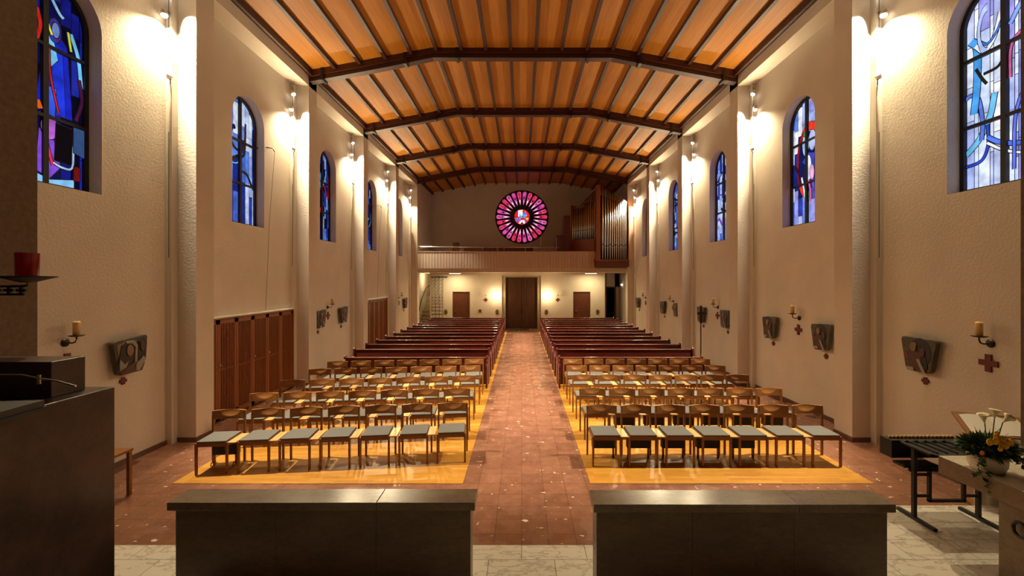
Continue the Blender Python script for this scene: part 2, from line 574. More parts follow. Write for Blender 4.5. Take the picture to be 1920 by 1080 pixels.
# ------------------------------------------------------------------ windows
def rect_cells(W, H, cols, rows_fn, pal, rnd):
    cells = []
    x = 0
    for wcol in cols:
        z = 0
        while z < H:
            h = rows_fn(rnd)
            cells.append((x * W, (x + wcol) * W, z, min(H, z + h), rnd.choice(pal)))
            z += h
        x += wcol
    return cells
WH = SPRING + WIN_W / 2 - SILL
PALE = [(190, 205, 250), (160, 175, 240), (215, 222, 255), (120, 140, 230), (235, 238, 255), (150, 150, 225), (180, 190, 250)]
BLUE = [(40, 60, 170), (25, 40, 130), (70, 100, 200), (90, 130, 220), (20, 25, 80), (130, 170, 235)]
DEEP = [(10, 14, 70), (5, 8, 40), (20, 24, 120), (12, 10, 30), (30, 40, 150), (8, 6, 20)]

def ell(cx, cz, ru, rz, a0=0, a1=360, n=28, inner=None):
    p = [(cx + ru * math.cos(math.radians(a0 + (a1 - a0) * i / n)), cz + rz * math.sin(math.radians(a0 + (a1 - a0) * i / n))) for i in range(n + 1)]
    if inner:
        q = [(cx + ru * inner * math.cos(math.radians(a0 + (a1 - a0) * i / n)), cz + rz * inner * math.sin(math.radians(a0 + (a1 - a0) * i / n))) for i in range(n + 1)]
        return [('strip', p, q)]
    return [('poly', p, None)]

def ribbon(pts, wd, n=10):
    """smooth ribbon through pts (Catmull-Rom)"""
    P = [Vector(p) for p in pts]
    P = [P[0] * 2 - P[1]] + P + [P[-1] * 2 - P[-2]]
    out = []
    for i in range(1, len(P) - 2):
        for j in range(n):
            t = j / n
            a, b, c, d = P[i - 1], P[i], P[i + 1], P[i + 2]
            out.append(0.5 * ((2 * b) + (c - a) * t + (2 * a - 5 * b + 4 * c - d) * t * t + (3 * b - a - 3 * c + d) * t ** 3))
    out.append(P[-2])
    A, B = [], []
    for i, p in enumerate(out):
        d = (out[min(i + 1, len(out) - 1)] - out[max(i - 1, 0)]).normalized()
        nn = Vector((-d.y, d.x)) * wd / 2
        A.append(tuple(p + nn)); B.append(tuple(p - nn))
    return [('strip', A, B)]

W_TALL = {2: 2.2, 3: 1.6, 4: 1.8, 8: 1.6}
def window(s, k, pal, over, idx, es, cols=None, lab=''):
    c = WIN_C[k]
    W = WIN_W
    xg = SX(s, RL, RR) + s * 0.235
    def P(u, v, d):   # u to the viewer's right, v up, d towards the room
        yy = (c - W / 2 + u) if s < 0 else (c + W / 2 - u)
        return (xg - s * d, yy, SILL + v)
    t = thing('window_%d' % idx)
    struct(t, lab)
    rnd = random.Random(idx * 11)
    tall = W_TALL.get(idx, 1.0)
    cols = cols or [0.08, 0.12, 0.13, 0.17, 0.06, 0.14, 0.12, 0.10, 0.08]
    mats = [M['lead']]
    mi = {}
    def gi(cc):
        if cc not in mi:
            mats.append(glass(cc, es)); mi[cc] = len(mats) - 1
        return mi[cc]
    mb = MB()
    mb.prism([(0, -.02), (W, -.02), (W, WH + .02), (0, WH + .02)], lambda u, v, d: P(u, v, d), -0.02, 0.0, 0)
    g = 0.0045
    for (a, b, z0, z1, cc) in rect_cells(W, WH, cols, lambda r: r.uniform(0.12, 0.55) * tall, pal, rnd):
        mb.add([P(a + g, z0 + g, .003), P(b - g, z0 + g, .003), P(b - g, z1 - g, .003), P(a + g, z1 - g, .003)], [(0, 1, 2, 3)], gi(cc))
    d = 0.006
    for (shapes, cc) in over:
        for kind, p, q in shapes:
            if kind == 'poly':
                cu = sum(x for x, _ in p) / len(p); cz = sum(z for _, z in p) / len(p)
                big = [(cu + (u - cu) * 1.0 + (0.010 if u > cu else -0.010), cz + (v - cz) + (0.010 if v > cz else -0.010)) for u, v in p]
                mb.add([P(u, v, d) for u, v in big], [tuple(range(len(p)))], 0)
                mb.add([P(u, v, d + .001) for u, v in p], [tuple(range(len(p)))], gi(cc) if cc else 0)
            else:
                n = len(p)
                def grow(a, b, e):
                    va = Vector(a) - Vector(b)
                    if va.length < 1e-6: return a
                    va = va.normalized() * e
                    return (a[0] + va.x, a[1] + va.y)
                pb = [grow(a, b, .011) for a, b in zip(p, q)]; qb = [grow(b, a, .011) for a, b in zip(p, q)]
                mb.add([P(u, v, d) for u, v in pb] + [P(u, v, d) for u, v in qb], [(i, i + 1, n + i + 1, n + i) for i in range(n - 1)], 0)
                mb.add([P(u, v, d + .001) for u, v in p] + [P(u, v, d + .001) for u, v in q], [(i, i + 1, n + i + 1, n + i) for i in range(n - 1)], gi(cc) if cc else 0)
        d += 0.002
    # drop what falls outside of the opening: the masonry hides it
    mb.build('stained_glass', mats, t, fix=False)
    fr = MB()
    r = W / 2
    arc = [(r - r * math.cos(PI * i / 20), SPRING - SILL + r * math.sin(PI * i / 20)) for i in range(21)]
    loop = [(0, 0)] + arc + [(W, 0)]
    for i in range(len(loop)):
        a, b = loop[i], loop[(i + 1) % len(loop)]
        ia = (r + (a[0] - r) * 0.9, a[1] if a[1] <= SPRING - SILL else SPRING - SILL + (a[1] - SPRING + SILL) * 0.9)
        ib = (r + (b[0] - r) * 0.9, b[1] if b[1] <= SPRING - SILL else SPRING - SILL + (b[1] - SPRING + SILL) * 0.9)
        if i == len(loop) - 1:
            ia, ib = (W, 0.05), (0, 0.05)
        fr.prism([a, b, ib, ia], P, 0.0, 0.05)
    fr.build('window_frame', M['lead'], t)
    MB().prism([(r - .032, 0), (r + .032, 0), (r + .032, WH - .02), (r - .032, WH - .02)], P, 0.0, 0.055).build('mullion', M['lead'], t)
    for zz in (0.93, 1.87):
        MB().prism([(0.03, zz - .022), (W - .03, zz - .022), (W - .03, zz + .022), (0.03, zz + .022)], P, 0.0, 0.052).build('glazing_bar', M['lead'], t)
    return t

B1, B2, CY, WHT, PUR, RED, GRN = (30, 55, 215), (55, 90, 240), (110, 190, 240), (225, 235, 255), (120, 70, 200), (215, 35, 30), (30, 130, 60)
PNK, NAVY, BLK, YEL = (225, 110, 190), (14, 20, 80), None, (210, 215, 60)
left0 = [
    ([('poly', [(.46, 1.0), (.60, 2.0), (.72, 2.12), (.86, 1.98), (.93, 1.0)], None)], (25, 35, 185)),
    ([('poly', [(.62, 1.0), (.70, 1.9), (.80, 1.9), (.84, 1.0)], None)], B1),
    ([('poly', [(.52, .95), (.60, 1.35), (.72, 1.35), (.70, .95)], None)], B2),
    ([('poly', [(.55, 1.85), (.66, 2.1), (.74, 1.75), (.64, 1.6)], None)], CY),
    (ell(.70, 2.13, .075, .16), (60, 50, 150)),
    (ell(.71, 2.14, .045, .10), (110, 140, 215)),
    (ribbon([(.90, 2.2), (1.0, 1.9), (1.04, 1.5)], .05), CY),
    (ribbon([(.58, 2.25), (.66, 2.05)], .03), YEL), (ribbon([(.86, 2.2), (.90, 1.95)], .03), YEL),
    (ribbon([(.60, 2.62), (.74, 2.4), (.80, 2.35)], .04), (150, 200, 245)),
    ([('poly', [(.46, .2), (.50, .75), (.66, .7), (.76, .30), (.62, .12)], None)], PUR),
    (ell(.62, .80, .10, .16), (190, 100, 215)),
    (ribbon([(.56, .72), (.62, .45), (.66, .30)], .03), (230, 40, 90)),
    ([('poly', [(.68, .38), (.70, .88), (.92, .86), (.90, .36)], None)], (10, 6, 14)),
    (ribbon([(.66, .34), (.78, .30), (.90, .33), (.92, .6), (.94, .86)], .025), (170, 200, 240)),
    ([('poly', [(.92, .55), (.92, .9), (1.08, .9), (1.08, .5)], None)], (50, 75, 120)),
    ([('poly', [(.44, .0), (.44, .16), (.62, .10), (.92, .16), (.92, .0)], None)], (130, 190, 240)),
    ([('poly', [(.92, .16), (.92, .35), (1.0, .35), (1.0, .16)], None)], (110, 15, 20)),
    (ribbon([(.72, 1.02), (.62, 1.5), (.60, 1.9)], .02), (200, 30, 40)),
    (ribbon([(.46, 2.3), (.50, 2.1), (.46, 1.9)], .04), RED), (ribbon([(.46, 1.1), (.50, 1.0)], .06), (200, 90, 20)),
    (ribbon([(.94, 1.0), (1.02, 1.3), (.98, 1.6)], .04), (70, 20, 60)),
]
right0 = [
    (ribbon([(.05, .55), (.22, .72), (.36, 1.0), (.42, 1.3)], .07), CY),
    (ribbon([(.02, .38), (.25, .42), (.34, .62), (.33, .9)], .03), (40, 70, 190)),
    (ribbon([(.0, 1.32), (.12, 1.38), (.22, 1.28), (.27, .95), (.26, .7)], .045), (90, 120, 220)),
    (ribbon([(.12, 2.15), (.2, 2.0), (.2, 1.5), (.16, 1.1)], .09), (70, 150, 220)),
    (ribbon([(.18, 2.05), (.3, 1.92), (.42, 2.05), (.5, 2.35)], .05), (235, 240, 255)),
    (ribbon([(.22, 2.1), (.34, 2.0), (.46, 2.12), (.54, 2.3)], .02), (60, 120, 230)),
    (ell(.34, 2.2, .13, .35, 90, 270, inner=.72), (170, 190, 250)),
    (ribbon([(.34, .72), (.5, .6), (.75, .52), (1.1, .55)], .05), (70, 110, 225)),
    (ribbon([(.34, .64), (.55, .48), (.8, .38), (1.1, .40)], .03), (235, 240, 255)),
    (ribbon([(.66, .2), (.68, .9), (.82, 1.25), (1.1, 1.4)], .03), (90, 110, 230)),
    (ribbon([(.62, 1.4), (.63, 1.8), (.75, 1.95), (1.0, 2.0)], .03), (200, 90, 140)),
    (ribbon([(.20, 1.72), (.28, 1.55), (.34, 1.45)], .02), BLK),
    (ribbon([(.30, 1.6), (.48, 1.62), (.56, 1.75)], .02), BLK),
    (ribbon([(.62, 2.1), (.8, 2.35), (1.05, 2.3)], .05), (120, 150, 235)),
]
right1 = [
    (ell(.62, 1.42, .44, .86, 0, 360, inner=.80), (150, 20, 28)),
    (ell(.62, 1.42, .44, .86, 60, 120, inner=.80), (235, 60, 35)),
    (ell(.62, 1.42, .44, .86, 215, 262, inner=.78), (240, 50, 30)),
    (ell(.62, 1.42, .44, .86, 263, 318, inner=.78), (35, 125, 50)),
    (ell(.56, 1.42, .30, .66), (16, 22, 80)),
    (ell(.50, 1.82, .11, .26), (160, 200, 250)), (ell(.72, 1.85, .11, .22), (180, 190, 250)),
    (ell(.50, 2.05, .06, .06), (40, 160, 70)),
    ([('poly', [(.40, 1.45), (.60, 1.25), (.62, 1.0), (.78, .95), (.80, 1.55), (.60, 1.60)], None)], (60, 70, 190)),
    (ell(.60, 1.25, .10, .30), (225, 235, 255)), (ell(.72, 1.15, .07, .16), (240, 170, 220)),
    (ribbon([(.38, 1.1), (.45, .85), (.50, .62)], .05), (210, 225, 255)),
    (ribbon([(.62, 1.0), (.68, .7), (.66, .5)], .05), (220, 90, 170)),
    (ribbon([(.76, .95), (.78, .7), (.80, .55)], .08), (90, 80, 200)),
    (ribbon([(.16, 1.4), (.3, 1.2), (.36, .9)], .06), (60, 12, 30)),
]
def mixed(seed, cols):
    r = random.Random(seed); out = []
    for i in range(5):
        x = r.uniform(.1, .9); z = r.uniform(.3, 2.2)
        out.append((ribbon([(x - .3, z + r.uniform(-.3, .3)), (x, z), (x + .25, z + r.uniform(-.4, .4)), (x + .3, z + r.uniform(.3, .7))], r.uniform(.02, .07)), r.choice(cols)))
    return out
window(-1, 0, DEEP, left0, 1, 1.0, lab='deep blue stained glass window with a robed figure')
window(1, 0, PALE + [(225, 228, 255), (205, 215, 255)], right0, 2, 1.25, cols=[.05, .09, .05, .13, .04, .10, .05, .07, .04, .10, .05, .06, .09, .08], lab='pale blue stained glass window')
window(1, 1, PALE + BLUE, right1, 3, 1.15, lab='stained glass window with a red and green ring')
window(-1, 1, PALE[:4] + BLUE[:4], mixed(3, [CY, NAVY, BLK]), 4, 1.0, lab='blue stained glass window')
window(-1, 2, BLUE + DEEP[:3], mixed(5, [CY, RED, PUR, BLK]), 5, 0.7)
window(-1, 3, BLUE + DEEP[:3], mixed(6, [CY, NAVY]), 6, 0.6)
window(-1, 4, BLUE, mixed(7, [CY, NAVY]), 7, 0.6)
window(1, 2, PALE[:4] + BLUE[:3], mixed(8, [CY, PUR, NAVY]), 8, 1.1)
window(1, 3, BLUE + PALE[:2], mixed(9, [CY, NAVY]), 9, .9)
window(1, 4, BLUE, mixed(10, [CY, NAVY]), 10, 0.6)

# window openers with their cords
def opener(k, lab):
    c = WIN_C[k]
    y = c + 0.35
    t = thing('window_opener', (RL, y, 0), 0, lab, 'window opener', 'window openers')
    MB().tube([(-0.22, 0.18, 5.92), (-0.02, 0.28, 5.98), (0.12, 0.34, 5.98), (0.16, 0.36, 5.90)], 0.014, 6).build('lever', M['iron'], t)
    MB().tube([(0.16, 0.36, 5.90), (0.05, 0.33, 4.2), (0.03, 0.22, 2.12)], 0.004, 4).build('cord', M['iron'], t)
opener(1, 'black lever with cord at the left window above the nearer slatted cupboard')
opener(3, 'black lever with cord at the left window above the farther cupboard')
t = thing('window_pull', (RR, 4.98, 0), 0, 'thin grey pull cord hanging down the right wall beside the chancel pier', 'cord')
MB().tube([(-0.02, 0.1, 6.2), (-0.02, 0.12, 3.2), (-0.04, 0.06, 2.1)], 0.005, 5).build('cord', M['slot'], t)
MB().lathe([(0.012, 0), (0.012, 0.06), (0.0, 0.07)], (-0.04, 0.06, 2.04), 8).build('weight', M['slot'], t)

# ------------------------------------------------------------------ lighting columns and spotlights
def aim(o, d):
    o.rotation_euler = Vector(d).to_track_quat('-Z', 'Y').to_euler()
def head_mesh():
    b = MB()
    b.lathe([(0.0, 0.07), (0.035, 0.065), (0.045, 0.04), (0.052, -0.02), (0.05, -0.025)], n=14)
    l_ = MB().lathe([(0.05, -0.02), (0.052, -0.035), (0.038, -0.062), (0.0, -0.075)], n=14)
    return b, l_
hb, hl = head_mesh()
body0 = hb.build('lamp_body', M['white']); lens0 = hl.build('lens', M['lens'])
BM_, LM_ = body0.data, lens0.data
bpy.data.objects.remove(body0); bpy.data.objects.remove(lens0)
WHICH = ['uppermost', 'middle', 'lowest']
for s in (-1, 1):
    for k in range(1, 6):
        y = PIL[k]
        xi = SX(s, RL, RR)
        ps = ORD[k - 1]
        t = thing('lighting_column', (xi, y - 0.07, 0), 0,
                  'white cable channel with lamp track on the %s wall at the %s pilaster from the camera' % (SN[s], ps), 'cable channel', 'cable channels on the side walls')
        a, b = sorted((0, -s * 0.10))
        MB().box(a, b, -0.06, 0.07, 0.0, ZL - 0.01).build('channel', M['white'], t, 0.004)
        a, b = sorted((-s * 0.045, -s * 0.06))
        MB().box(a, b, -0.064, -0.058, 6.45, 7.9).build('track', M['slot'], t)
        MB().box(a, b, -0.062, -0.058, 3.2, 5.35).build('slot', M['slot'], t)
        for j, (z, d, wt, cone) in enumerate(((7.70, (-s * .43, {1: .17, 5: -.22}.get(k, .03), -.93), LAMP_DOWN, 56), (7.28, (-s * .12, -.50 if k > 3 else -.03, -.95), LAMP_WASH, 146), (6.27, (-s * .72, -1.0 if k == 5 else -.45, .72), LAMP_UP, 90 if k == 5 else 118))):
            hx = xi - s * (0.12, 0.10, 0.15)[j]; hy = y - (0.23, 0.28, 0.22)[j]
            h = thing('spotlight', (hx, hy, z), 0,
                      '%s lit spotlight on the %s wall track at the %s pilaster from the camera' % (WHICH[j], SN[s], ps), 'spotlight', 'wall track spotlights')
            q = thing('head_pivot')
            for me, nm in ((BM_, 'lamp_body'), (LM_, 'lens')):
                o = bpy.data.objects.new(nm, me); COL.objects.link(o); o.parent = h; aim(o, d)
            bpy.data.objects.remove(q)
            up = 1 if j < 2 else -1
            MB().tube([(xi - s * .07 - hx, y - .12 - hy, up * 0.10), (s * .02, 0.03, up * 0.085), (0, 0.0, up * 0.05)], 0.010, 6).build('bracket', M['iron'], h)
            ld = bpy.data.lights.new('spot_light', 'SPOT')
            ld.energy = wt; ld.color = LAMP_COL if j else KEY_COL
            ld.spot_size = math.radians(cone); ld.spot_blend = (0.5, 1.0, 0.75)[j]
            ld.shadow_soft_size = 0.035
            lo = bpy.data.objects.new('spot_light', ld); COL.objects.link(lo); lo.parent = h
            lo.location = Vector(d).normalized() * 0.10
            aim(lo, d)

# ------------------------------------------------------------------ chairs
def make_chair():
    t = thing('wooden_chair')
    MB().box(-0.20, 0.20, -0.225, 0.20, 0.450, 0.476).build('seat_pad', M['fabric'], t, 0.006)
    fr = MB().box(-.215, .215, -.222, -.200, .395, .450).box(-.215, .215, .195, .215, .395, .450)
    fr.box(-.215, -.195, -.2, .195, .395, .450).box(.195, .215, -.2, .195, .395, .450).box(-.2, .2, -.2, .2, .44, .45)
    fr.build('seat_frame', M['oak'], t)
    for sx in (-1, 1):
        lg = MB(); x = sx * .208
        lg.prism([(-.015, 0), (.013, 0), (.016, .448), (-.018, .448)], lambda u, v, d: (x + d, -.212 + u, v), -.014, .014)
        lg.build('leg', M['oak'], t)
        lg = MB(); x = sx * .229
        lg.prism([(-.014, 0), (.016, 0), (.018, .45), (.022, .785), (-.002, .785), (-.018, .45)], lambda u, v, d: (x + d, .222 + u, v), -.013, .013)
        lg.build('leg', M['oak'], t)
    bk = MB(); n, m = 24, 8; vs = []
    for i in range(n + 1):
        x = -.243 + .486 * i / n
        c_ = .050 * (1 - (x / .243) ** 2)
        for j in range(m + 1):
            f_ = j / m
            e = 1 - (x / .15) ** 2 - ((1 - f_) / .72) ** 2       # scooped half ellipse under the top edge
            vs.append((x, .206 + c_ + .012 * f_ + (.030 * e if e > 0 else 0), .655 + .133 * f_))
        for j in range(m, -1, -1):
            f_ = j / m
            vs.append((x, .222 + c_ + .03 * f_, .655 + .133 * f_))
    q = 2 * (m + 1)
    fs = [(q * i + a_, q * (i + 1) + a_, q * (i + 1) + (a_ + 1) % q, q * i + (a_ + 1) % q) for i in range(n) for a_ in range(q)]
    fs += [tuple(range(q)), tuple(range(q * n + q - 1, q * n - 1, -1))]
    bk.add(vs, fs); bk.build('backrest', M['oak'], t)
    MB().box(.213, .326, -.215, .165, .430, .447).build('side_tray', M['oaklight'], t)
    kn = MB().box(-.17, .19, .09, .19, .15, .34)
    ko = kn.build('kneeler', M['black'], t, 0.01)
    for x in (-.15, .165):
        MB().box(x - .014, x + .014, .10, .13, 0.0, .16).build('kneeler_leg', M['oak'], ko)
        MB().tube([(x, .115, .05), (x - .02, .07, .04), (x - .02, .06, .0)], .009, 6).build('kneeler_foot', M['iron'], ko)
    return t
chair0 = make_chair()
used = False
def put_chair(x, y, rz, label, group, tray, kneel):
    skip = [] if tray else ['side_tray']
    if not kneel: skip.append('kneeler')
    c = copy_tree(chair0, None, skip)
    c.location = (x, y, 0.006); c.rotation_euler = (0, 0, rz)
    tag(c, label, 'chair', group)
RN = ['front', 'second', 'third', 'fourth', 'fifth']
right_rows = [(6.88, 1.286, 4.60), (7.96, 1.32, 4.61), (9.10, 1.32, 4.60), (10.10, 1.30, 4.58), (10.97, 1.31, 4.59)]
for r, (D, xa, xb) in enumerate(right_rows):
    for i in range(7):
        x = xa + (xb - xa) * i / 6
        put_chair(x, D - .235, random.uniform(-.012, .012),
                  'oak chair, %s from the aisle in the %s row on the right' % (ORD[i], RN[r]), 'oak chairs right of the aisle',
                  i < 6, (r == 0 and i < 5) or (r == 1 and 1 <= i))
left_rows = [((-4.78, 6.60), (-.887, 7.03)), ((-4.84, 7.60), (-.96, 7.97)), ((-4.87, 8.60), (-.98, 9.05)), ((-4.84, 9.70), (-.975, 10.12)), ((-4.83, 10.62), (-.975, 10.99))]
for r, (a, b) in enumerate(left_rows):
    a, b = Vector(a), Vector(b)
    d = (b - a).normalized(); L = (b - a).length
    th = math.atan2(d.y, d.x)
    for i in range(7):
        p = a + d * (.243 + (L - .486) * i / 6) - Vector((-d.y, d.x)) * .235
        put_chair(p.x, p.y, th + random.uniform(-.012, .012),
                  'oak chair, %s from the aisle in the %s row on the left' % (ORD[6 - i], RN[r]), 'oak chairs left of the aisle',
                  i < 6, r == 0 and i == 0)
for ch in list(chair0.children_recursive):
    bpy.data.objects.remove(ch)
bpy.data.objects.remove(chair0)

# ------------------------------------------------------------------ pews
def end_profile(h, dep):
    p = [(-dep * .5, 0), (dep * .5, 0), (dep * .5, .1), (dep * .46, .40), (dep * .5, .62), (dep * .5, h - .05)]
    c = (dep * .5 - .045, h - .045)
    p += [(c[0] + .05 * math.cos(a), c[1] + .05 * math.sin(a)) for a in [PI * j / 6 for j in range(0, 7)]]
    p += [(dep * .5 - .10, h - .10), (dep * .5 - .13, .70), (dep * .0, .62), (-dep * .42, .60), (-dep * .5, .55)]
    return p
def make_pew(x0, x1):
    t = thing('pew')
    dep = 0.44
    for x in (x0, x1 - .045):
        MB().prism(end_profile(.93, dep), lambda u, v, d, x=x: (x + d, u, v), 0, .045).build('end_panel', M['pew'], t, 0.006)
    MB().prism([(.11, .30), (.135, .30), (.205, .86), (.185, .86)], lambda u, v, d: (d, u, v), x0 + .04, x1 - .04).build('backrest', M['pew'], t)
    MB().box(x0 + .04, x1 - .04, .165, .235, .860, .885).build('top_rail', M['pewedge'], t, 0.006)
    MB().box(x0 + .04, x1 - .04, -.26, .13, .43, .455).build('seat', M['pew'], t)
    MB().box(x0 + .04, x1 - .04, .215, .36, .74, .758).build('book_shelf', M['pew'], t)
    kn = MB().box(x0 + .06, x1 - .06, .36, .50, .10, .16).box(x0 + .3, x0 + .36, .22, .45, .0, .10).box(x1 - .36, x1 - .3, .22, .45, .0, .10)
    kn.build('kneeling_board', M['pew'], t)
    return t
def make_front(x0, x1):
    t = thing('pew_front_screen')
    for x in (x0, x1 - .045):
        MB().prism(end_profile(.82, .30), lambda u, v, d, x=x: (x + d, u, v), 0, .045).build('end_panel', M['pew'], t, 0.006)
    MB().box(x0 + .04, x1 - .04, .08, .105, .06, .75).build('panel', M['pew'], t)
    MB().box(x0 + .04, x1 - .04, .055, .145, .750, .775).build('top_rail', M['pewedge'], t, 0.006)
    MB().box(x0 + .04, x1 - .04, .105, .22, .62, .64).build('book_shelf', M['pew'], t)
    return t
for s, (x0, x1) in ((-1, (-4.70, -.89)), (1, (.965, 4.80))):
    fr = make_front(x0, x1)
    fr.location = (0, 11.22, 0.006)
    tag(fr, 'dark mahogany screen before the first pew %s of the aisle' % SN[s], 'pew screen', 'pew front screens')
    p0 = make_pew(x0, x1)
    for k in range(12):
        p = p0 if k == 0 else copy_tree(p0)
        p.location = (0, 11.97 - .2 + .93 * k, 0.006)
        tag(p, 'dark mahogany pew, %s from the chairs on the %s side of the aisle' % (ORD[k], SN[s]), 'pew', 'pews %s of the aisle' % SN[s])

# ------------------------------------------------------------------ slatted cupboards in the left bays
def cupboard(k, lab):
    y0, y1 = PIL[k] + PT + 0.01, PIL[k + 1] - 0.14
    H = 2.06
    x = RL
    t = thing('slatted_cupboard', (x, y0, 0), 0, lab, 'cupboard', 'slatted cupboards on the left wall')
    L = y1 - y0
    MB().box(0.0, .03, 0, L, 0.02, H - .03).build('back_panel', M['cupdark'], t)
    MB().box(0.0, .09, 0, L, H - .03, H).box(0, .09, 0, .03, 0, H).box(0, .09, L - .03, L, 0, H).build('frame', M['cupboard'], t)
    n = 3
    wd = (L - .06) / n
    for i in range(n):
        a = .03 + i * wd
        for hf in range(2):
            b = a + hf * wd / 2 + .004
            w2 = wd / 2 - .008
            m_ = MB()
            m_.box(.04, .075, b, b + .055, .03, H - .04).box(.04, .075, b + w2 - .055, b + w2, .03, H - .04)
            m_.box(.04, .075, b, b + w2, .03, .14).box(.04, .075, b, b + w2, H - .12, H - .04)
            m_.box(.04, .06, b, b + w2, 1.0, 1.04)
            y = b + .075
            while y < b + w2 - .06:
                m_.box(.045, .068, y, y + .022, .10, H - .08)
                y += .048
            o = m_.build('door', M['cupboard'], t)
            if hf == 1 and i < 2 or (hf == 0 and i == 2):
                kb = MB(); kb.ball((.10, b + (.03 if hf else .03), 1.12), .02, 8); kb.tube([(.07, b + .03, 1.12), (.10, b + .03, 1.12)], .008, 6)
                kb.build('knob', M['chrome'], o)
cupboard(1, 'long reddish cupboard with slatted doors in the nearer left bay')
cupboard(3, 'reddish slatted cupboard in the farther left bay beside the pews')
# ledge over the cupboards
for k in (1, 3):
    o = MB().box(RL, RL + .10, PIL[k] + PT, PIL[k + 1] - .13, 2.06, 2.085).build('trim_%d' % n_tr, M['white']); n_tr += 1
    struct(o, 'pale ledge above the slatted cupboard')

# ------------------------------------------------------------------ reliefs, candles, crosses
def plus(mb, fn, c, r, w_, t0, t1, mi=0):
    a = w_ / 2
    p = [(-a, -r), (a, -r), (a, -a), (r, -a), (r, a), (a, a), (a, r), (-a, r), (-a, a), (-r, a), (-r, -a), (-a, -a)]
    mb.prism([(c[0] + u, c[1] + v) for u, v in p], fn, t0, t1, mi)

def rounded(poly, r=.06, n=5):
    out = []
    N = len(poly)
    for i in range(N):
        p0, p, p1 = Vector(poly[i - 1]), Vector(poly[i]), Vector(poly[(i + 1) % N])
        a = p + (p0 - p).normalized() * r; b = p + (p1 - p).normalized() * r
        for j in range(n + 1):
            t = j / n
            out.append(tuple((1 - t) ** 2 * a + 2 * t * (1 - t) * p + t * t * b))
    return out

def relief(s, D, lab, seed, z=1.67, flip=False, sc=1.0):
    x = SX(s, RL, RR)
    rnd = random.Random(seed)
    t = thing('relief_plaque', (x, D, z), 0, lab, 'relief plaque', 'stations of the cross plaques')
    def fn(u, v, d):
        return (-s * d, (u if s < 0 else -u) * sc, v * sc)
    k = rnd.uniform(-.03, .03)
    poly = rounded([(-.29, .25 + k * .5), (.30, .28 - k * .5), (.20, -.25), (-.20, -.27 + k * .5)], .07)
    MB().prism(poly, fn, .05, .13).build('plaque', M['bronze'], t, 0.01)
    m_ = MB(); mats = [M['brown1'], M['ochre'], M['pale'], M['darkbr'], M['redgl']]
    def el(cu, cv, ru, rv, d0, d1, mi):
        m_.prism([(cu + ru * math.cos(2 * PI * i / 16), cv + rv * math.sin(2 * PI * i / 16)) for i in range(16)], fn, d0, d1, mi)
    if seed == 1:
        m_.prism([(-.23, .18), (-.05, .23), (.0, -.22), (-.18, -.22)], fn, .12, .136, 1)
        m_.prism([(-.22, -.08), (-.16, .17), (-.03, .21), (.06, .14), (.06, -.05), (-.10, -.17)], fn, .12, .148, 3)
        m_.prism([(-.10, .22), (.04, .22), (.09, .14), (.08, -.10), (.04, -.12), (.05, .12), (.0, .18), (-.10, .19)], fn, .12, .156, 2)
        el(-.04, .08, .055, .085, .14, .162, 1)
        m_.prism([(-.20, -.03), (-.12, -.12), (-.06, -.07), (-.10, -.17), (-.20, -.18)], fn, .12, .153, 2)
        m_.prism([(.10, -.06), (.12, .2), (.2, .25), (.26, .18), (.24, -.08)], fn, .12, .146, 3)
        el(.18, .12, .045, .08, .14, .16, 0)
        m_.prism([(-.20, -.24), (.04, -.10), (.22, -.14), (.17, -.26), (-.12, -.27)], fn, .12, .15, 0)
        m_.prism([(.06, -.16), (.18, -.04), (.24, -.08), (.12, -.25), (.06, -.24)], fn, .12, .157, 2)
    else:
        mi = [0, 3, 4]
        el(rnd.uniform(-.03, .05), .05, .17, .22, .12, .136, 3)
        el(rnd.uniform(-.06, .0), .12, .05, .07, .135, .152, 1)
        el(rnd.uniform(.08, .13), .05, .045, .065, .135, .15, 0)
        m_.prism([(-.16, -.02), (-.06, .08), (.06, .02), (.10, -.2), (-.10, -.22)], fn, .13, .146, 0)
        m_.prism([(.02, -.02), (.14, .0), (.17, -.18), (.04, -.22)], fn, .13, .142, 3)
        m_.prism([(.0, -.06), (.04, -.05), (.15, -.24), (.10, -.25)], fn, .14, .156, 2)
        m_.prism([(-.18, -.2), (-.06, -.19), (-.04, -.24), (-.15, -.25)], fn, .13, .15, 2)
        m_.prism([(-.22, .0), (-.17, .04), (-.14, -.07), (-.19, -.09)], fn, .13, .14, 4)
    m_.build('relief_figures', mats, t)
    MB().tube([fn(0, .1, 0), fn(0, .1, .055)], .02, 8).build('fixing', M['iron'], t)
    c = thing('wall_cross', (x, D, z - .39), 0, 'small cross below the ' + lab, 'cross', 'small crosses under the plaques')
    cb = MB(); plus(cb, fn, (0, 0), .055 * 1, .05, 0.0, .02)
    cb.build('cross', M['redcross'], c)
    return t

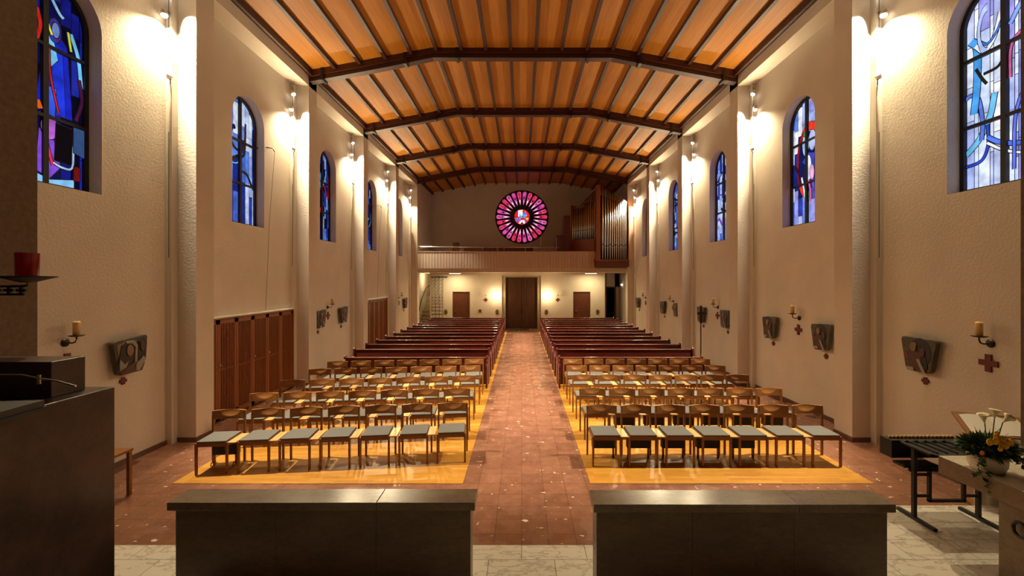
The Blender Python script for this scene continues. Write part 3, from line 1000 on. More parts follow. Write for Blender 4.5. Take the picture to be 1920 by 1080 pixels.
def sconce(s, D, lab, z=2.07):
    x = SX(s, RL, RR)
    t = thing('candle_bracket', (x, D, z), 0, 'black iron candle bracket ' + lab, 'candle bracket', 'iron candle brackets')
    dr = -s
    MB().lathe([(0, 0), (.055, .0), (.055, .012), (.035, .03), (0, .035)], (0, 0, -.09), 14, 0, Matrix.Rotation(dr * PI / 2, 3, 'Y')).build('wall_boss', M['iron'], t)
    MB().tube([(0.02 * dr, 0, -.09), (.10 * dr, 0, -.095), (.14 * dr, 0, -.08), (.155 * dr, 0, -.04), (.155 * dr, 0, 0)], .010, 7).build('arm', M['iron'], t)
    MB().lathe([(0, -.01), (.05, -.008), (.085, .004), (.085, .009), (0, .002)], (.155 * dr, 0, 0), 16).build('drip_pan', M['iron'], t)
    c = thing('candle', (x + .155 * dr, D, z + .006), 0, 'yellow pillar candle on the bracket ' + lab, 'candle', 'yellow wall candles')
    cd = MB().lathe([(0, 0), (.038, 0), (.039, .17), (.034, .188), (.02, .182), (0, .18)], n=16).build('wax', M['candle'], c)
    MB().tube([(0, 0, .18), (.003, 0, .20)], .002, 5).build('wick', M['iron'], c)

def bigcross(s, D, lab, z=1.72):
    x = SX(s, RL, RR)
    t = thing('wall_cross', (x, D, z), 0, lab, 'cross', 'dark red consecration crosses')
    cb = MB(); plus(cb, lambda u, v, d: (-s * d, u, v), (0, 0), .115, .075, 0.0, .022)
    cb.build('cross', M['redcross'], t)

relief(-1, 6.50, 'plaque with two veiled heads on the nearest left bay wall', 1)
relief(1, 6.50, 'shield plaque on the nearest right bay wall', 2, flip=False)
relief(1, 8.62, 'shield plaque beside the nearest right pilaster with lamps', 3)
relief(1, 10.42, 'shield plaque left of the candle in the second right bay', 4)
relief(1, 12.72, 'shield plaque at the near end of the third right bay', 5)
relief(1, 14.42, 'shield plaque behind the processional pole in the third right bay', 6)
relief(1, 16.72, 'shield plaque at the near end of the fourth right bay', 7)
relief(1, 18.35, 'shield plaque at the far end of the fourth right bay', 8)
relief(1, 22.3, 'farthest shield plaque on the right wall', 9)
relief(-1, 12.72, 'shield plaque at the near end of the third left bay', 10)
relief(-1, 14.35, 'shield plaque at the far end of the third left bay', 11)
relief(-1, 22.0, 'farthest shield plaque on the left wall', 12)
for s, D, lab in ((-1, 5.68, 'on the nearest left bay wall'), (1, 5.60, 'on the nearest right bay wall'), (1, 9.46, 'in the second right bay'),
                  (1, 13.38, 'in the third right bay'), (1, 17.3, 'in the fourth right bay'), (1, 21.15, 'in the farthest right bay'),
                  (-1, 13.36, 'in the third left bay'), (-1, 21.1, 'in the farthest left bay')):
    sconce(s, D, lab)
    bigcross(s, D + .02, 'red cross under the candle ' + lab)

# processional pole
t = thing('processional_cross', (5.86, 13.95, 0), 0, 'tall dark pole with cross and shield head leaning place at the right wall', 'processional cross')
t['label'] = 'tall thin dark pole with a cross shaped head before the third right bay'
MB().tube([(0, 0, 0.02), (0, 0, 1.45)], .018, 8).build('pole', M['iron'], t)
MB().lathe([(.11, 0), (.11, .02), (.03, .035), (.02, .08)], n=16).build('foot', M['iron'], t)
MB().prism([(-.03, 1.42), (.03, 1.42), (.05, 1.6), (.05, 1.70), (.19, 1.72), (.19, 1.77), (.05, 1.79), (.03, 2.0), (-.03, 2.0), (-.05, 1.79), (-.12, 1.77), (-.12, 1.72), (-.05, 1.70), (-.05, 1.6)],
           lambda u, v, d: (u, d, v), -.015, .015).build('cross', M['darkbr'], t)

# ------------------------------------------------------------------ porch, gallery and back wall
mb = MB().box(-7.0, 7.0, YB, YB + .25, 3.3, 9.3)
struct(mb.build('wall_rear', M['plaster']), 'rear wall above the gallery with the rose window')
def wx(px, D): return (px - 978) * D / 800
def wz(py, D): return 2.8 - (py - 527) * D / 800
DX0, DX1 = wx(1074.7, YG), wx(1107, YG)
EX0, EX1 = wx(848.5, YG), wx(881, YG)
MX0, MX1 = wx(948, YG + .25), wx(1007.5, YG + .25)
NX = wx(809.5, YG); NR = wx(1134, YG)
g = MB()
zt = 3.35
hd = wz(547, YG)
for a, b in ((NX, EX0), (EX1, MX0 - .2), (MX1 + .2, DX0), (DX1, NR)):
    g.box(a, b, YG, YG + .3, 0, zt)
g.box(EX0, EX1, YG, YG + .3, hd, zt).box(DX0, DX1, YG, YG + .3, hd, zt)
g.box(MX0 - .2, MX1 + .2, YG, YG + .3, 3.12, zt)
g.box(NX - .12, NX, YG + .0, 28.3, 0, zt)          # side of the stair
g.box(NR, NR + .10, YG + .3, 27.0, 0, zt)
g.box(-7, NX, 28.2, 28.4, 0, zt)
g.box(NR + .10, wx(1136, 27), 26.9, 27.1, 0, zt)
g.box(wx(1153, 26.9), 7, 26.9, 27.1, 0, zt).box(NR + .1, 7, 26.9, 27.1, wz(538, 27), zt)
struct(g.build('wall_porch', M['plaster']), 'cream wall under the gallery')
struct(MB().box(NR, 7, 28.0, 28.1, 0, zt).build('wall_passage', M['void']))  # darkness behind the doorway is painted into this wall
# main door
t = struct(thing('door_1', (0, YG + .22, 0)), 'dark brown double entrance door')
mm_ = (MX0 + MX1) / 2
MB().box(MX0 - .3, MX1 + .3, .062, .10, 0, 3.3).build('door_backing', M['maindoor'], t)  # added behind the leaves, blocks outside light at their gap
MB().box(MX0 - .2, MX0, -.14, .06, 0, 3.12).box(MX1, MX1 + .2, -.14, .06, 0, 3.12).box(MX0, MX1, -.14, .06, 3.02, 3.12).build('door_frame', M['stair'], t)
for a, b in ((MX0, mm_ - .006), (mm_ + .006, MX1)):
    leaf = MB().box(a, b, 0, .06, 0.01, 3.02)
    n = 6
    for i in range(n):
        u = a + (b - a) * i / n
        leaf.box(u + .006, u + (b - a) / n - .006, -.012, 0.0, .02, 3.01)
    lf = leaf.build('door_leaf', M['maindoor'], t)
    hx = b - .08 if a == MX0 else a + .08
    MB().tube([(hx, -.015, .95), (hx, -.06, .95), (hx, -.06, 1.15), (hx, -.015, 1.15)], .012, 6).build('door_handle', M['iron'], lf)
MB().box(MX0 - .1, MX1 - .5, -.9, -.3, 0, .012).build('doormat', M['black'])
dm = bpy.data.objects['doormat']; dm.location = (0, YG + .22, 0); tag(dm, 'dark doormat before the entrance door', 'doormat')
for i, (a, b, lb) in enumerate(((EX0, EX1, 'left'), (DX0, DX1, 'right'))):
    t = struct(thing('door_%d' % (i + 2), (a, YG + .06, 0)), 'dark brown side door under the gallery')
    wd = b - a
    MB().box(0, .05, -.04, .08, 0, hd).box(wd - .05, wd, -.04, .08, 0, hd).box(.05, wd - .05, -.04, .08, hd - .05, hd).build('door_frame', M['door'], t)
    lf = MB().box(.05, wd - .05, 0, .05, 0.01, hd - .05).box(.14, wd - .14, -.01, 0, .2, hd - .2).build('door_leaf', M['door'], t)
    MB().tube([(.12, 0, 1.05), (.12, -.05, 1.05), (.24, -.05, 1.05)], .011, 6).build('door_handle', M['chrome'], lf)
t = struct(thing('door_4', (wx(1136, 27), 26.95, 0)), 'dark open doorway at the right end of the porch')
wd = wx(1153, 26.9) - wx(1136, 27)
MB().box(-.04, .02, -.1, .1, 0, 2.42).box(wd - .03, wd + .05, -.1, .1, 0, 2.42).box(-.04, wd + .05, -.1, .1, 2.38, 2.45).build('door_frame', M['door'], t)

# stairs in the left niche
st = MB()
for k in range(9):
    st.box(RL, NX - .12, 25.15 + .27 * k, 28.2, 0, .20 * (k + 1) - .0)
struct(st.build('trim_%d' % n_tr, M['stair']), 'stone stairs rising in the left niche'); n_tr += 1
t = thing('stair_handrail', (0, 0, 0), 0, 'dark curved handrail beside the stone stairs', 'handrail')
MB().tube([(RL + .07, 24.9, .95), (RL + .10, 25.6, 1.75), (RL + .14, 26.5, 2.35), (RL + .3, 27.2, 2.62), (RL + .62, 27.4, 2.70)], .028, 8).build('rail', M['iron'], t)
for y, z in ((25.2, 1.3), (26.2, 2.17)):
    MB().tube([(RL, y, z - .08), (RL + .09, y, z)], .01, 6).build('rail_bracket', M['iron'], t)

t = thing('stairwell_lamp', (-5.46, 26.2, 3.15), 0, 'small round lamp lighting the stone stairs behind the gate wall', 'lamp')  # added lamp, hidden by the wall, to brighten the stairs
MB().ball((0, 0, 0), .05, 10).build('globe', M['tube'], t)
MB().tube([(0, 0, .04), (0, 0, .13)], .012, 6).build('stem', M['gold'], t)
ld = bpy.data.lights.new('stair_light', 'POINT'); ld.energy = 26; ld.color = (1, .82, .48); ld.shadow_soft_size = .05
lo = bpy.data.objects.new('stair_light', ld); COL.objects.link(lo); lo.parent = t; lo.location = (-.1, 0, -.08)

# lattice gate
t = thing('lattice_gate', (NX + .02, YG - .07, 0), 0, 'black wrought iron lattice gate hung before the wall by the stairs', 'gate')
gw = wx(831, YG) - NX - .03
GH = 3.0
fr = MB()
for x in (0, gw / 3, 2 * gw / 3, gw):
    fr.tube([(x, 0, .05), (x, 0, GH)], .012, 6)
fr.build('upright_bars', M['iron'], t)
cb = MB()
for i in range(10):
    z = .05 + i * .20
    cb.tube([(0, 0, z), (gw, 0, z)], .010, 6)
for i in range(6):
    for j in range(3):
        z = 2.0 + i * .2
        cb.tube([(gw / 3 * j, 0, z - .05), (gw / 3 * j + gw / 6, 0, z + .02), (gw / 3 * (j + 1), 0, z + .10)], .008, 5)
cb.build('cross_bars', M['iron'], t)
for i in range(10):
    for j in range(3):
        MB().cbox((gw / 3 * (j + .1) + .0, 0, .05 + i * .2), (.05, .02, .05)).build('rosette', M['iron'], t)
MB().tube([(-.02, 0, GH + .04), (wx(839, YG) - NX, 0, GH + .04)], .022, 8).build('top_rail', M['iron'], t)
for x in (0.0, .43, .86):
    MB().ball((x, 0, GH + .04), .04, 8).build('finial', M['iron'], t)

# things on the porch wall
def oval(px, lab):
    t = thing('oval_niche_plate', (wx(px, YG), YG, wz(584.8, YG)), 0, lab, 'wall plate', 'oval plates on the porch wall')
    P_ = [(.105 * math.cos(2 * PI * i / 24), .15 * math.sin(2 * PI * i / 24)) for i in range(24)]
    MB().prism(P_, lambda u, v, d: (u, -d, v), 0, .02).build('rim', M['ovalrim'], t)
    MB().prism([(u * .75, v * .8) for u, v in P_], lambda u, v, d: (u, -d, v), .02, .03).build('face', M['oval'], t)
oval(835.8, 'brown oval plate between the iron gate and the left side door')
oval(932, 'brown oval plate left of the entrance door')
oval(1024.6, 'brown oval plate right of the entrance door')
oval(1120.6, 'brown oval plate right of the right side door')
t = thing('notice_box', (wx(900, YG), YG, wz(583, YG)), 0, 'small black box on the wall right of the left side door', 'wall box')
MB().box(-.06, .06, -.05, 0, -.07, .08).build('box', M['iron'], t)
MB().box(-.03, .03, -.055, -.05, -.035, .0).build('slot', M['gold'], t)
for px, lab in ((911, 'left'), (1045.5, 'right')):
    X = wx(px, YG)
    t = thing('wall_cross', (X, YG, wz(562, YG)), 0, 'dark cross on the porch wall %s of the entrance door' % lab, 'cross', 'crosses on the porch wall')
    cb = MB(); plus(cb, lambda u, v, d: (u, -d, v), (0, 0), .11, .07, 0, .02); cb.build('cross', M['redcross'], t)
    z = wz(553.5, YG)
    t = thing('candle_bracket', (X, YG, z), 0, 'small iron candle bracket above the porch cross %s of the entrance' % lab, 'candle bracket', 'iron candle brackets')
    MB().tube([(0, 0, -.03), (0, -.12, -.03), (0, -.14, 0)], .012, 6).build('arm', M['iron'], t)
    MB().lathe([(0, -.035), (.04, -.02), (.055, 0), (0, .0)], (0, -.14, .0), 12).build('drip_pan', M['iron'], t)
    t = thing('candle', (X, YG - .14, z + .002), 0, 'thin candle on the porch bracket %s of the entrance' % lab, 'candle', 'porch candles')
    MB().lathe([(0, 0), (.022, 0), (.018, .17), (0, .18)], n=10).build('wax', M['candle'], t)
    MB().tube([(0, 0, .178), (0, 0, .2)], .003, 5).build('wick', M['iron'], t)
for px, lab in ((931, 'left'), (1025.5, 'right')):
    X = wx(px, YG); z = wz(554, YG)
    t = thing('globe_wall_lamp', (X, YG, z), 0, 'glowing globe wall lamp %s of the entrance door' % lab, 'wall lamp', 'globe lamps at the entrance')
    MB().lathe([(0, 0), (.06, 0), (.06, .02), (0, .03)], (0, 0, 0), 12, 0, Matrix.Rotation(PI / 2, 3, 'X')).build('wall_plate', M['gold'], t)
    MB().tube([(0, 0, -.0), (0, -.10, 0)], .015, 6).build('arm', M['gold'], t)
    MB().ball((0, -.18, .0), .10, 14).build('globe', M['globe'], t)
    ld = bpy.data.lights.new('globe_light', 'POINT'); ld.energy = SCONCE_W; ld.color = (1, .74, .38); ld.shadow_soft_size = .11
    lo = bpy.data.objects.new('globe_light', ld); COL.objects.link(lo); lo.parent = t; lo.location = (0, -.33, 0)
t = thing('small_wall_lamp', (wx(1170, 26), 26.0, wz(534, 26)), 0, 'small wall light on the right side wall of the passage', 'wall lamp')
t.location.x = RR
MB().ball((-.06, 0, 0), .06, 10).build('shade', M['tube'], t)
MB().box(-.02, 0, -.04, .04, -.05, .05).build('wall_plate', M['gold'], t)

# gallery structure
g = MB().box(-7, 7, YF + .08, YB + .1, 3.36, 3.72)
g.box(XL, XR, YF - .0, YF + .16, 3.37, 3.50)
struct(g.build('trim_%d' % n_tr, M['plaster']), 'gallery floor slab'); n_tr += 1
struct(MB().box(-6.2, 6.2, YF + .16, YG + 3.3, 3.28, 3.36).build('ceiling_porch', M['plaster']))
pr = thing('gallery_parapet', (0, YF, 0)); struct(pr, 'pale boarded gallery parapet'); pr.name = 'trim_%d' % n_tr; n_tr += 1
bd = MB()
x = XL
PXE = 4.03
while x < PXE:
    bd.box(x + .012, min(PXE, x + .150), -.012, .05, 3.49, 4.39)
    x += .16
bd.box(XL, PXE, .016, .10, 3.49, 4.38)
bd.build('boards', M['gallery'], pr)
MB().box(XL, PXE, -.02, .12, 4.385, 4.41).build('capping', M['gallery'], pr)
t = thing('gallery_handrail', (0, YF + .10, 0), 0, 'thin metal handrail above the gallery parapet', 'handrail')
MB().tube([(XL + .1, 0, 4.67), (wx(1050, YF), 0, 4.63)], .018, 8).build('rail', M['chrome'], t)
for px in (790, 825, 865, 905, 945, 985, 1014, 1043):
    X = wx(px, YF + .1)
    MB().tube([(X, 0, 4.38), (X, 0, 5.18 if px > 1000 else 4.67)], .010, 6).build('post', M['chrome'], t)
MB().tube([(wx(1014, YF + .1), 0, 5.18), (wx(1043, YF + .1), 0, 5.18)], .006, 6).build('upper_rail', M['chrome'], t)

# ceiling tubes in the porch
for px, lab in ((852, 'left'), (1109, 'right')):
    t = thing('ceiling_light', (wx(px, 23.9), 24.1, 3.28), 0, 'flat ceiling light under the %s side of the gallery' % lab, 'ceiling light', 'porch ceiling lights')
    MB().box(-.32, .32, -.18, .18, -.045, 0).build('housing', M['white'], t)
    MB().box(-.30, .30, -.16, .16, -.055, -.045).build('diffuser', M['tube'], t)
    ld = bpy.data.lights.new('tube_light', 'AREA'); ld.shape = 'RECTANGLE'; ld.size = .6; ld.size_y = .3; ld.energy = TUBE_W; ld.color = (1, .80, .42)
    lo = bpy.data.objects.new('tube_light', ld); COL.objects.link(lo); lo.parent = t; lo.location = (0, 0, -.07)

# rose window
RC = (wx(978.5, YB), wz(407, YB)); RR_ = 1.69
t = struct(thing('window_11', (RC[0], YB, RC[1])), 'round rose window with pink glass petals')
def rf(u, v, d): return (u, -d, v)
MB().prism([(RR_ * math.cos(2 * PI * i / 72), RR_ * math.sin(2 * PI * i / 72)) for i in range(72)], rf, 0, .03).build('rose_tracery', M['lead'], t)
pk = [glass((235, 70, 120), 1.0), glass((220, 50, 90), 1.0), glass((240, 110, 170), 1.0), glass((200, 60, 150), 1.0)]
wh = [glass((250, 225, 240), 1.2), glass((230, 190, 225), 1.1)]
ind = [glass((50, 40, 160), 1.0), M['lead']]
for i in range(26):
    th = 2 * PI * (i + .5) / 26 + PI / 2
    ca, sa = math.cos(th), math.sin(th)
    def pf(u, v, d, ca=ca, sa=sa):
        return (u * ca - v * sa, -d, u * sa + v * ca)
    m_ = MB()
    r0, r1, ww = RR_ * .45, RR_ * .955, RR_ * .072
    out = [(r0, -.012), (RR_ * .62, -ww * .55), (RR_ * .82, -ww)]
    out += [(RR_ * .885 + ww * .97 * math.cos(a), ww * math.sin(a)) for a in [(-PI / 2 + PI * j / 8) for j in range(9)]]
    out += [(RR_ * .82, ww), (RR_ * .62, ww * .55), (r0, .012)]
    m_.prism(out, pf, .03, .034, 0)
    m_.prism([(RR_ * .86 + ww * 1.0 * math.cos(a), ww * .5 * math.sin(a)) for a in [2 * PI * j / 12 for j in range(12)]], pf, .034, .037, 1)
    m_.prism([(RR_ * .745, 0), (RR_ * .71, -ww * .42), (RR_ * .675, 0), (RR_ * .71, ww * .42)], pf, .034, .037, 2)
    m_.prism([(RR_ * .655, 0), (RR_ * .60, -ww * .36), (RR_ * .47, 0), (RR_ * .60, ww * .36)], pf, .034, .036, 3)
    m_.prism([(RR_ * .79, -.012), (RR_ * .95, -.009), (RR_ * .95, .009), (RR_ * .79, .012)], pf, .037, .039, 4)
    m_.prism([(RR_ * .745, -ww * .8), (RR_ * .735, -ww * .8), (RR_ * .735, ww * .8), (RR_ * .745, ww * .8)], pf, .037, .039, 4)
    m_.build('rose_petal', [pk[(i * 7) % 4], pk[(i * 5 + 1) % 4], ind[i % 2], wh[i % 2], M['lead']], t)
R3 = RR_ * .285
m_ = MB()
m_.prism([(R3 * math.cos(2 * PI * i / 40), R3 * math.sin(2 * PI * i / 40)) for i in range(40)], rf, .03, .034, 0)
for poly, c in (([(-.5, .0), (-.5, .85), (0.12, .95), (0.12, .1)], 1), ([(-.9, .1), (-.55, .1), (-.55, .7), (-.8, .5)], 0), ([(.1, .3), (.5, .8), (.6, .3), (.55, .05)], 3),
                ([(-.35, -.1), (.45, -.1), (.7, .25), (-.3, .3)], 2), ([(-.95, -.1), (-.3, -.1), (-.7, -.65)], 5), ([(.55, -.1), (.9, -.1), (.8, -.45), (.6, -.45)], 4),
                ([(-.45, -.85), (-.1, -.4), (.3, -.4), (.45, -.85)], 1), ([(-.15, -.92), (.0, -.6), (.2, -.92)], 6), ([(-.4, -.15), (-.1, -.2), (-.5, -.7)], 3), ([(.3, -.2), (.5, -.15), (.6, -.7), (.4, -.6)], 5),
                ([(-.98, -.02), (.98, -.02), (.98, .03), (-.98, .03)], 6), ([(.10, .03), (.15, .03), (.15, .95), (.10, .95)], 6)):
    m_.prism([(u * R3, v * R3) for u, v in poly], rf, .034 + (.003 if c == 6 else 0), .037 + (.003 if c == 6 else 0), c)
m_.build('rose_centre', [glass((225, 35, 35), 1.2), glass((245, 235, 250), 1.3), glass((120, 190, 245), 1.1), glass((90, 140, 235), 1.1), glass((250, 190, 60), 1.3), glass((150, 110, 220), 1.1), M['lead']], t)

# organ
og = thing('pipe_organ', (0, 0, 0), 0, 'pipe organ with two wings of silver pipes at the right end of the gallery', 'organ')
DP = 22.92
def ox(px, D): return wx(px, D)
def ppipe(x, y, z0, zm, z1, r, parent=og):
    m_ = MB()
    m_.lathe([(r * .28, z0), (r * .95, zm - .02), (r, zm), (r, z1), (r * .88, z1), (r * .85, z1 - .1)], (x, y, 0), 12)
    m_.box(x - r * .55, x + r * .55, y - r * 1.03, y - r * .7, zm, zm + .05, 1)
    m_.build('organ_pipe', [M['silver'], M['iron']], parent)
# right wing
x0, x1 = ox(1119, DP), ox(1178.5, DP)
MB().box(ox(1117, 22.8), XR, 22.78, YF + .3, wz(500, 22.8), wz(489, 22.8)).build('console_base', M['organdark'], og)
MB().box(ox(1115.5, 22.75), XR, 22.74, YF + .3, wz(489.5, 22.8), wz(486.5, 22.8)).build('base_moulding', M['organ'], og)
MB().prism([(x0 + .1, 3.9), (x1 - .02, 3.9), (x1 - .02, 6.95), (x0 + .1, 7.5)], lambda u, v, t_: (u, t_, v), 23.08, 23.5).build('wind_chest', M['void'], og)  # near-black sheet paints the dark gaps between the pipes
MB().box(ox(1118, DP), ox(1125.5, DP), 22.86, 23.35, wz(486.5, DP), wz(347, DP)).build('corner_post', M['organ'], og)
MB().box(XR - .04, XR, 22.86, 23.35, 3.97, wz(378, DP)).build('side_post', M['organ'], og)
MB().box(x0, x1, 22.96, 23.0, wz(464, DP), wz(463, DP)).build('pipe_rail', M['organdark'], og)
n = 13
X = ox(1127.5, DP)
wds = [.150 - .0065 * i for i in range(n)]
sc_ = (XR - .09 - X) / sum(wds)
for i in range(n):
    wv = wds[i] * sc_
    xc = X + wv / 2; X += wv
    f_ = i / (n - 1)
    ppipe(xc, DP, wz(486, DP), wz(461 , DP) + .05 * math.cos(i * 2.2), wz(353 + 25 * f_, DP), wv * .36)
# left wing receding to the rear
Pa = Vector((ox(1071.5, 24.5), 24.5)); Pb = Vector((ox(1115, 23.35), 23.35))
dv = (Pb - Pa)
nn_ = Vector((-dv.y, dv.x)).normalized()
if nn_.y < 0: nn_ = -nn_
def wing(a0, a1, off0, off1, z0, z1, name, m__):
    A = Pa + dv * a0; B = Pa + dv * a1
    c = [A + nn_ * off0, B + nn_ * off0, B + nn_ * off1, A + nn_ * off1]
    MB().prism([(p.x, p.y) for p in c], lambda u, v, t_: (u, v, t_), z0, z1).build(name, m__, og)
wing(0, 1, -.02, .05, 3.72, 5.13, 'lower_panel', M['organ'])
wing(-.03, .02, -.06, .35, 3.72, 7.15, 'side_post', M['organ'])
wing(0.02, .5, .12, .5, 3.72, 6.95, 'wind_chest', M['void'])  # same painted dark behind the left wing's pipes
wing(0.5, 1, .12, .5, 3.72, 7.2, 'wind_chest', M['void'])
wing(0.0, 1, .09, .13, 5.63, 5.67, 'pipe_rail', M['organdark'])
n = 13
for i in range(n):
    f_ = (i + .6) / n
    p = Pa + dv * f_ + nn_ * .03
    D = p.y
    yt = 387 - 6 * f_ if f_ < .35 else 385 - (f_ - .35) / .65 * 29
    ppipe(p.x, p.y, 5.14, 5.62, wz(yt, D), .032 + .010 * f_)
MB().box(ox(1057, 24.7), ox(1071.5, 24.7), 24.5, 25.6, 3.72, wz(405, 24.7)).build('side_case', M['organdark'], og)
t = thing('organ_console', (ox(1049, 24), 23.95, 3.72), 0, 'wooden organ console with pale top left of the organ pipes', 'console')
MB().box(-.22, .22, -.1, .5, 0, 1.62).build('case', M['organdark'], t)
MB().box(-.17, .15, -.12, .1, 1.62, 1.66).build('music_desk', M['ochre'], t)
t = thing('gallery_chair', (ox(854, 25), 25.0, 3.72), 0, 'dark high chair standing alone left on the gallery', 'chair')
MB().box(-.2, .2, -.2, .2, .44, .48).build('seat', M['organdark'], t)
MB().box(-.2, .2, .17, .21, .48, 1.35).build('backrest', M['organdark'], t)
for a in (-.18, .18):
    for b in (-.18, .18):
        MB().box(a - .02, a + .02, b - .02, b + .02, 0, .44).build('leg', M['organdark'], t)
for i, (a, b, l_) in enumerate(((868, 930, 'left'), (935, 1000, 'right'))):
    t = thing('choir_bench', (ox((a + b) / 2, 25), 25.2, 3.72), 0, 'dark choir bench on the gallery, %s of the pair below the rose window' % l_, 'bench', 'choir benches')
    hw = (b - a) / 2 * 25 / 800
    MB().box(-hw, hw, -.2, .15, .42, .46).build('seat', M['organdark'], t)
    MB().box(-hw, hw, .12, .16, .46, 1.05).build('backrest', M['organdark'], t)
    for x in (-hw + .05, hw - .05):
        MB().box(x - .03, x + .03, -.2, .16, 0, .42).build('side', M['organdark'], t)

# ------------------------------------------------------------------ foreground: communion walls
def com_wall(x0, x1, bx0, bx1, yf, yr, lab):
    t = thing('marble_communion_bench', (x0, yf, SZ), 0, lab, 'marble wall', 'marble communion walls')
    zt = .95 - SZ
    n = 2
    cut = x0 + (x1 - x0) * .68
    for a, b in ((x0, cut - .001), (cut + .001, x1)):
        MB().box(a - x0, b - x0, 0, yr - yf, zt - .068, zt).build('top_slab', M['slab'], t, 0.004)
    c1 = bx0 + (bx1 - bx0) * (.34 if x0 < 0 else .33); c2 = bx0 + (bx1 - bx0) * .68
    for a, b in ((bx0, c1), (c1, c2), (c2, bx1)):
        MB().box(a - x0 + .001, b - x0 - .001, .035, yr - yf - .03, 0, zt - .068).build('facing_panel', M['block'], t)
com_wall(-2.962, -.39, -2.915, -.43, 3.56, 3.80, 'low brown marble wall with grey top slab left of the aisle')
com_wall(.597, 3.10, .625, 3.055, 3.53, 3.78, 'low brown marble wall with grey top slab right of the aisle')

# ambo at the left
t = thing('marble_ambo', (0, 0, SZ), 0, 'massive dark marble ambo at the left edge', 'ambo')
AX = -3.08
zl = 2.8 - .2595 * 3.08 - SZ
zu = 2.8 - .172 * 3.22 - SZ
MB().box(-4.8, AX, 1.5, 3.23, 0, zl).build('lower_block', M['ambo'], t, 0.004)
MB().box(-4.8, -3.22, 2.92, 3.15, zl, zu).build('upper_block', M['ambo'], t, 0.004)
mic = thing('gooseneck_microphone', (0, 0, 0), 0, 'thin grey gooseneck microphone lying over the dark marble ambo', 'microphone')
DMc = 2.80
def fp(px, py, D): return (wx(px, D), D, wz(py, D))
MB().tube([fp(-30, 703, DMc), fp(40, 703, DMc), fp(70, 709, DMc), fp(105, 714, DMc), fp(142, 724, DMc)], .006, 6).build('neck', M['chrome'], mic)
MB().tube([fp(73, 703, DMc), fp(73, 720, DMc)], .011, 8).build('clip', M['chrome'], mic)
bk = thing('lectern_book', (wx(60, 2.7), 2.45, SZ + zl), 0.1, 'dark closed book lying on the marble ambo', 'book')
MB().box(-.26, .16, -.2, .2, 0, .02).build('cover', M['black'], bk); MB().box(-.25, .15, -.19, .19, .02, .06).build('pages', M['darkbr'], bk)

# sanctuary lamp
LD = 3.4
lx, lz = wx(51, LD), wz(519, LD)
t = thing('sanctuary_lamp', (lx, LD, lz), 0, 'red glass sanctuary lamp on an iron dish at the left edge', 'lamp')
MB().lathe([(0.0, .0), (.066, .0), (.066, .006), (.070, .185), (.073, .19), (.066, .19), (.062, .01), (0, .01)], (0, 0, .0), 24).build('glass', M['redglass'], t)
MB().lathe([(0, -.045), (.04, -.045), (.10, -.025), (.175, .0), (.176, .006), (.1, -.015), (0, -.005)], n=28).build('dish', M['iron'], t)
MB().ball((0, 0, .04), .013, 8).build('flame', M['flame'], t)
MB().ball((.02, -.02, .165), .008, 8).build('flame_reflection', M['flame'], t)
bpy.data.objects.remove(bpy.data.objects['flame_reflection'])
MB().tube([(0, 0, -.04), (0, 0, -.07), (-.03, 0, -.075), (-1.36, 0, -.075)], .010, 8).build('upper_bar', M['iron'], t)
MB().tube([(-.02, 0, -.14), (-1.36, 0, -.14)], .010, 8).build('lower_bar', M['iron'], t)
for i in range(10):
    x = -.045 - .098 * i
    m_ = MB(); plus(m_, lambda u, v, d: (u, d, v), (x, -.107), .038, .022, -.008, .008)
    m_.build('bar_ornament', M['iron'], t)

# small wooden stool end by the left wall and hand rail end
t = thing('wooden_stool', (-5.30, 5.45, 0), 0, 'small wooden stool partly hidden behind the marble ambo', 'stool')
MB().box(-.18, .18, -.18, .18, .57, .60).build('seat', M['oak'], t)
for a in (-.15, .15):
    for b in (-.15, .15):
        MB().box(a - .02, a + .02, b - .02, b + .02, 0, .57).build('leg', M['oak'], t)

# ------------------------------------------------------------------ right foreground: mensa with flowers
t = thing('side_altar_table', (4.18, 0, SZ), 0, 'thick marble side table at the right edge', 'stone table')
MX = 4.18
mt_ = MB().box(0, 1.19, 2.2, 4.28, .71, .88)
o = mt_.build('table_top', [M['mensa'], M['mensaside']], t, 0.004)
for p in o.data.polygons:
    if p.normal.z < .5: p.material_index = 1  # one slab, darker marble colour on every face but the top
MB().box(.07, 1.0, 2.6, 3.80, 0, .71).build('table_leg', M['mensaside'], t)

MB().tube([(4.185 + .05 - .03, 3.60 + 0.05 * math.cos(2 * PI * i / 20), .53 + .06 * math.sin(2 * PI * i / 20)) for i in range(21)], .014, 8).build('ring_handle', M['iron'], t)
bpy.data.objects['ring_handle'].location.x = -4.18
VX, VY, VZ = 4.31, 3.95, SZ + .881
t = thing('flower_arrangement', (VX, VY, VZ), 0, 'bouquet of yellow flowers and white lilies in a pale bowl on the marble table', 'flowers')
MB().lathe([(0, 0), (.10, 0), (.115, .01), (.135, .06), (.14, .12), (.135, .15), (.128, .15), (.13, .11), (.1, .05), (0, .04)], n=28).build('vase', M['porcelain'], t)
rnd = random.Random(4)
m_ = MB()
def leaf(mb, c, d, L, w_, mi=0):
    d = Vector(d).normalized(); c = Vector(c)
    a = d.cross(Vector((rnd.uniform(-1, 1), rnd.uniform(-1, 1), rnd.uniform(-1, 1)))).normalized()
    b = d.cross(a)
    mb.add([c, c + d * L * .45 + a * w_ + b * w_ * .3, c + d * L, c + d * L * .45 - a * w_ + b * w_ * .3, c + d * L * .5], [(0, 1, 4), (1, 2, 4), (2, 3, 4), (3, 0, 4)], mi)
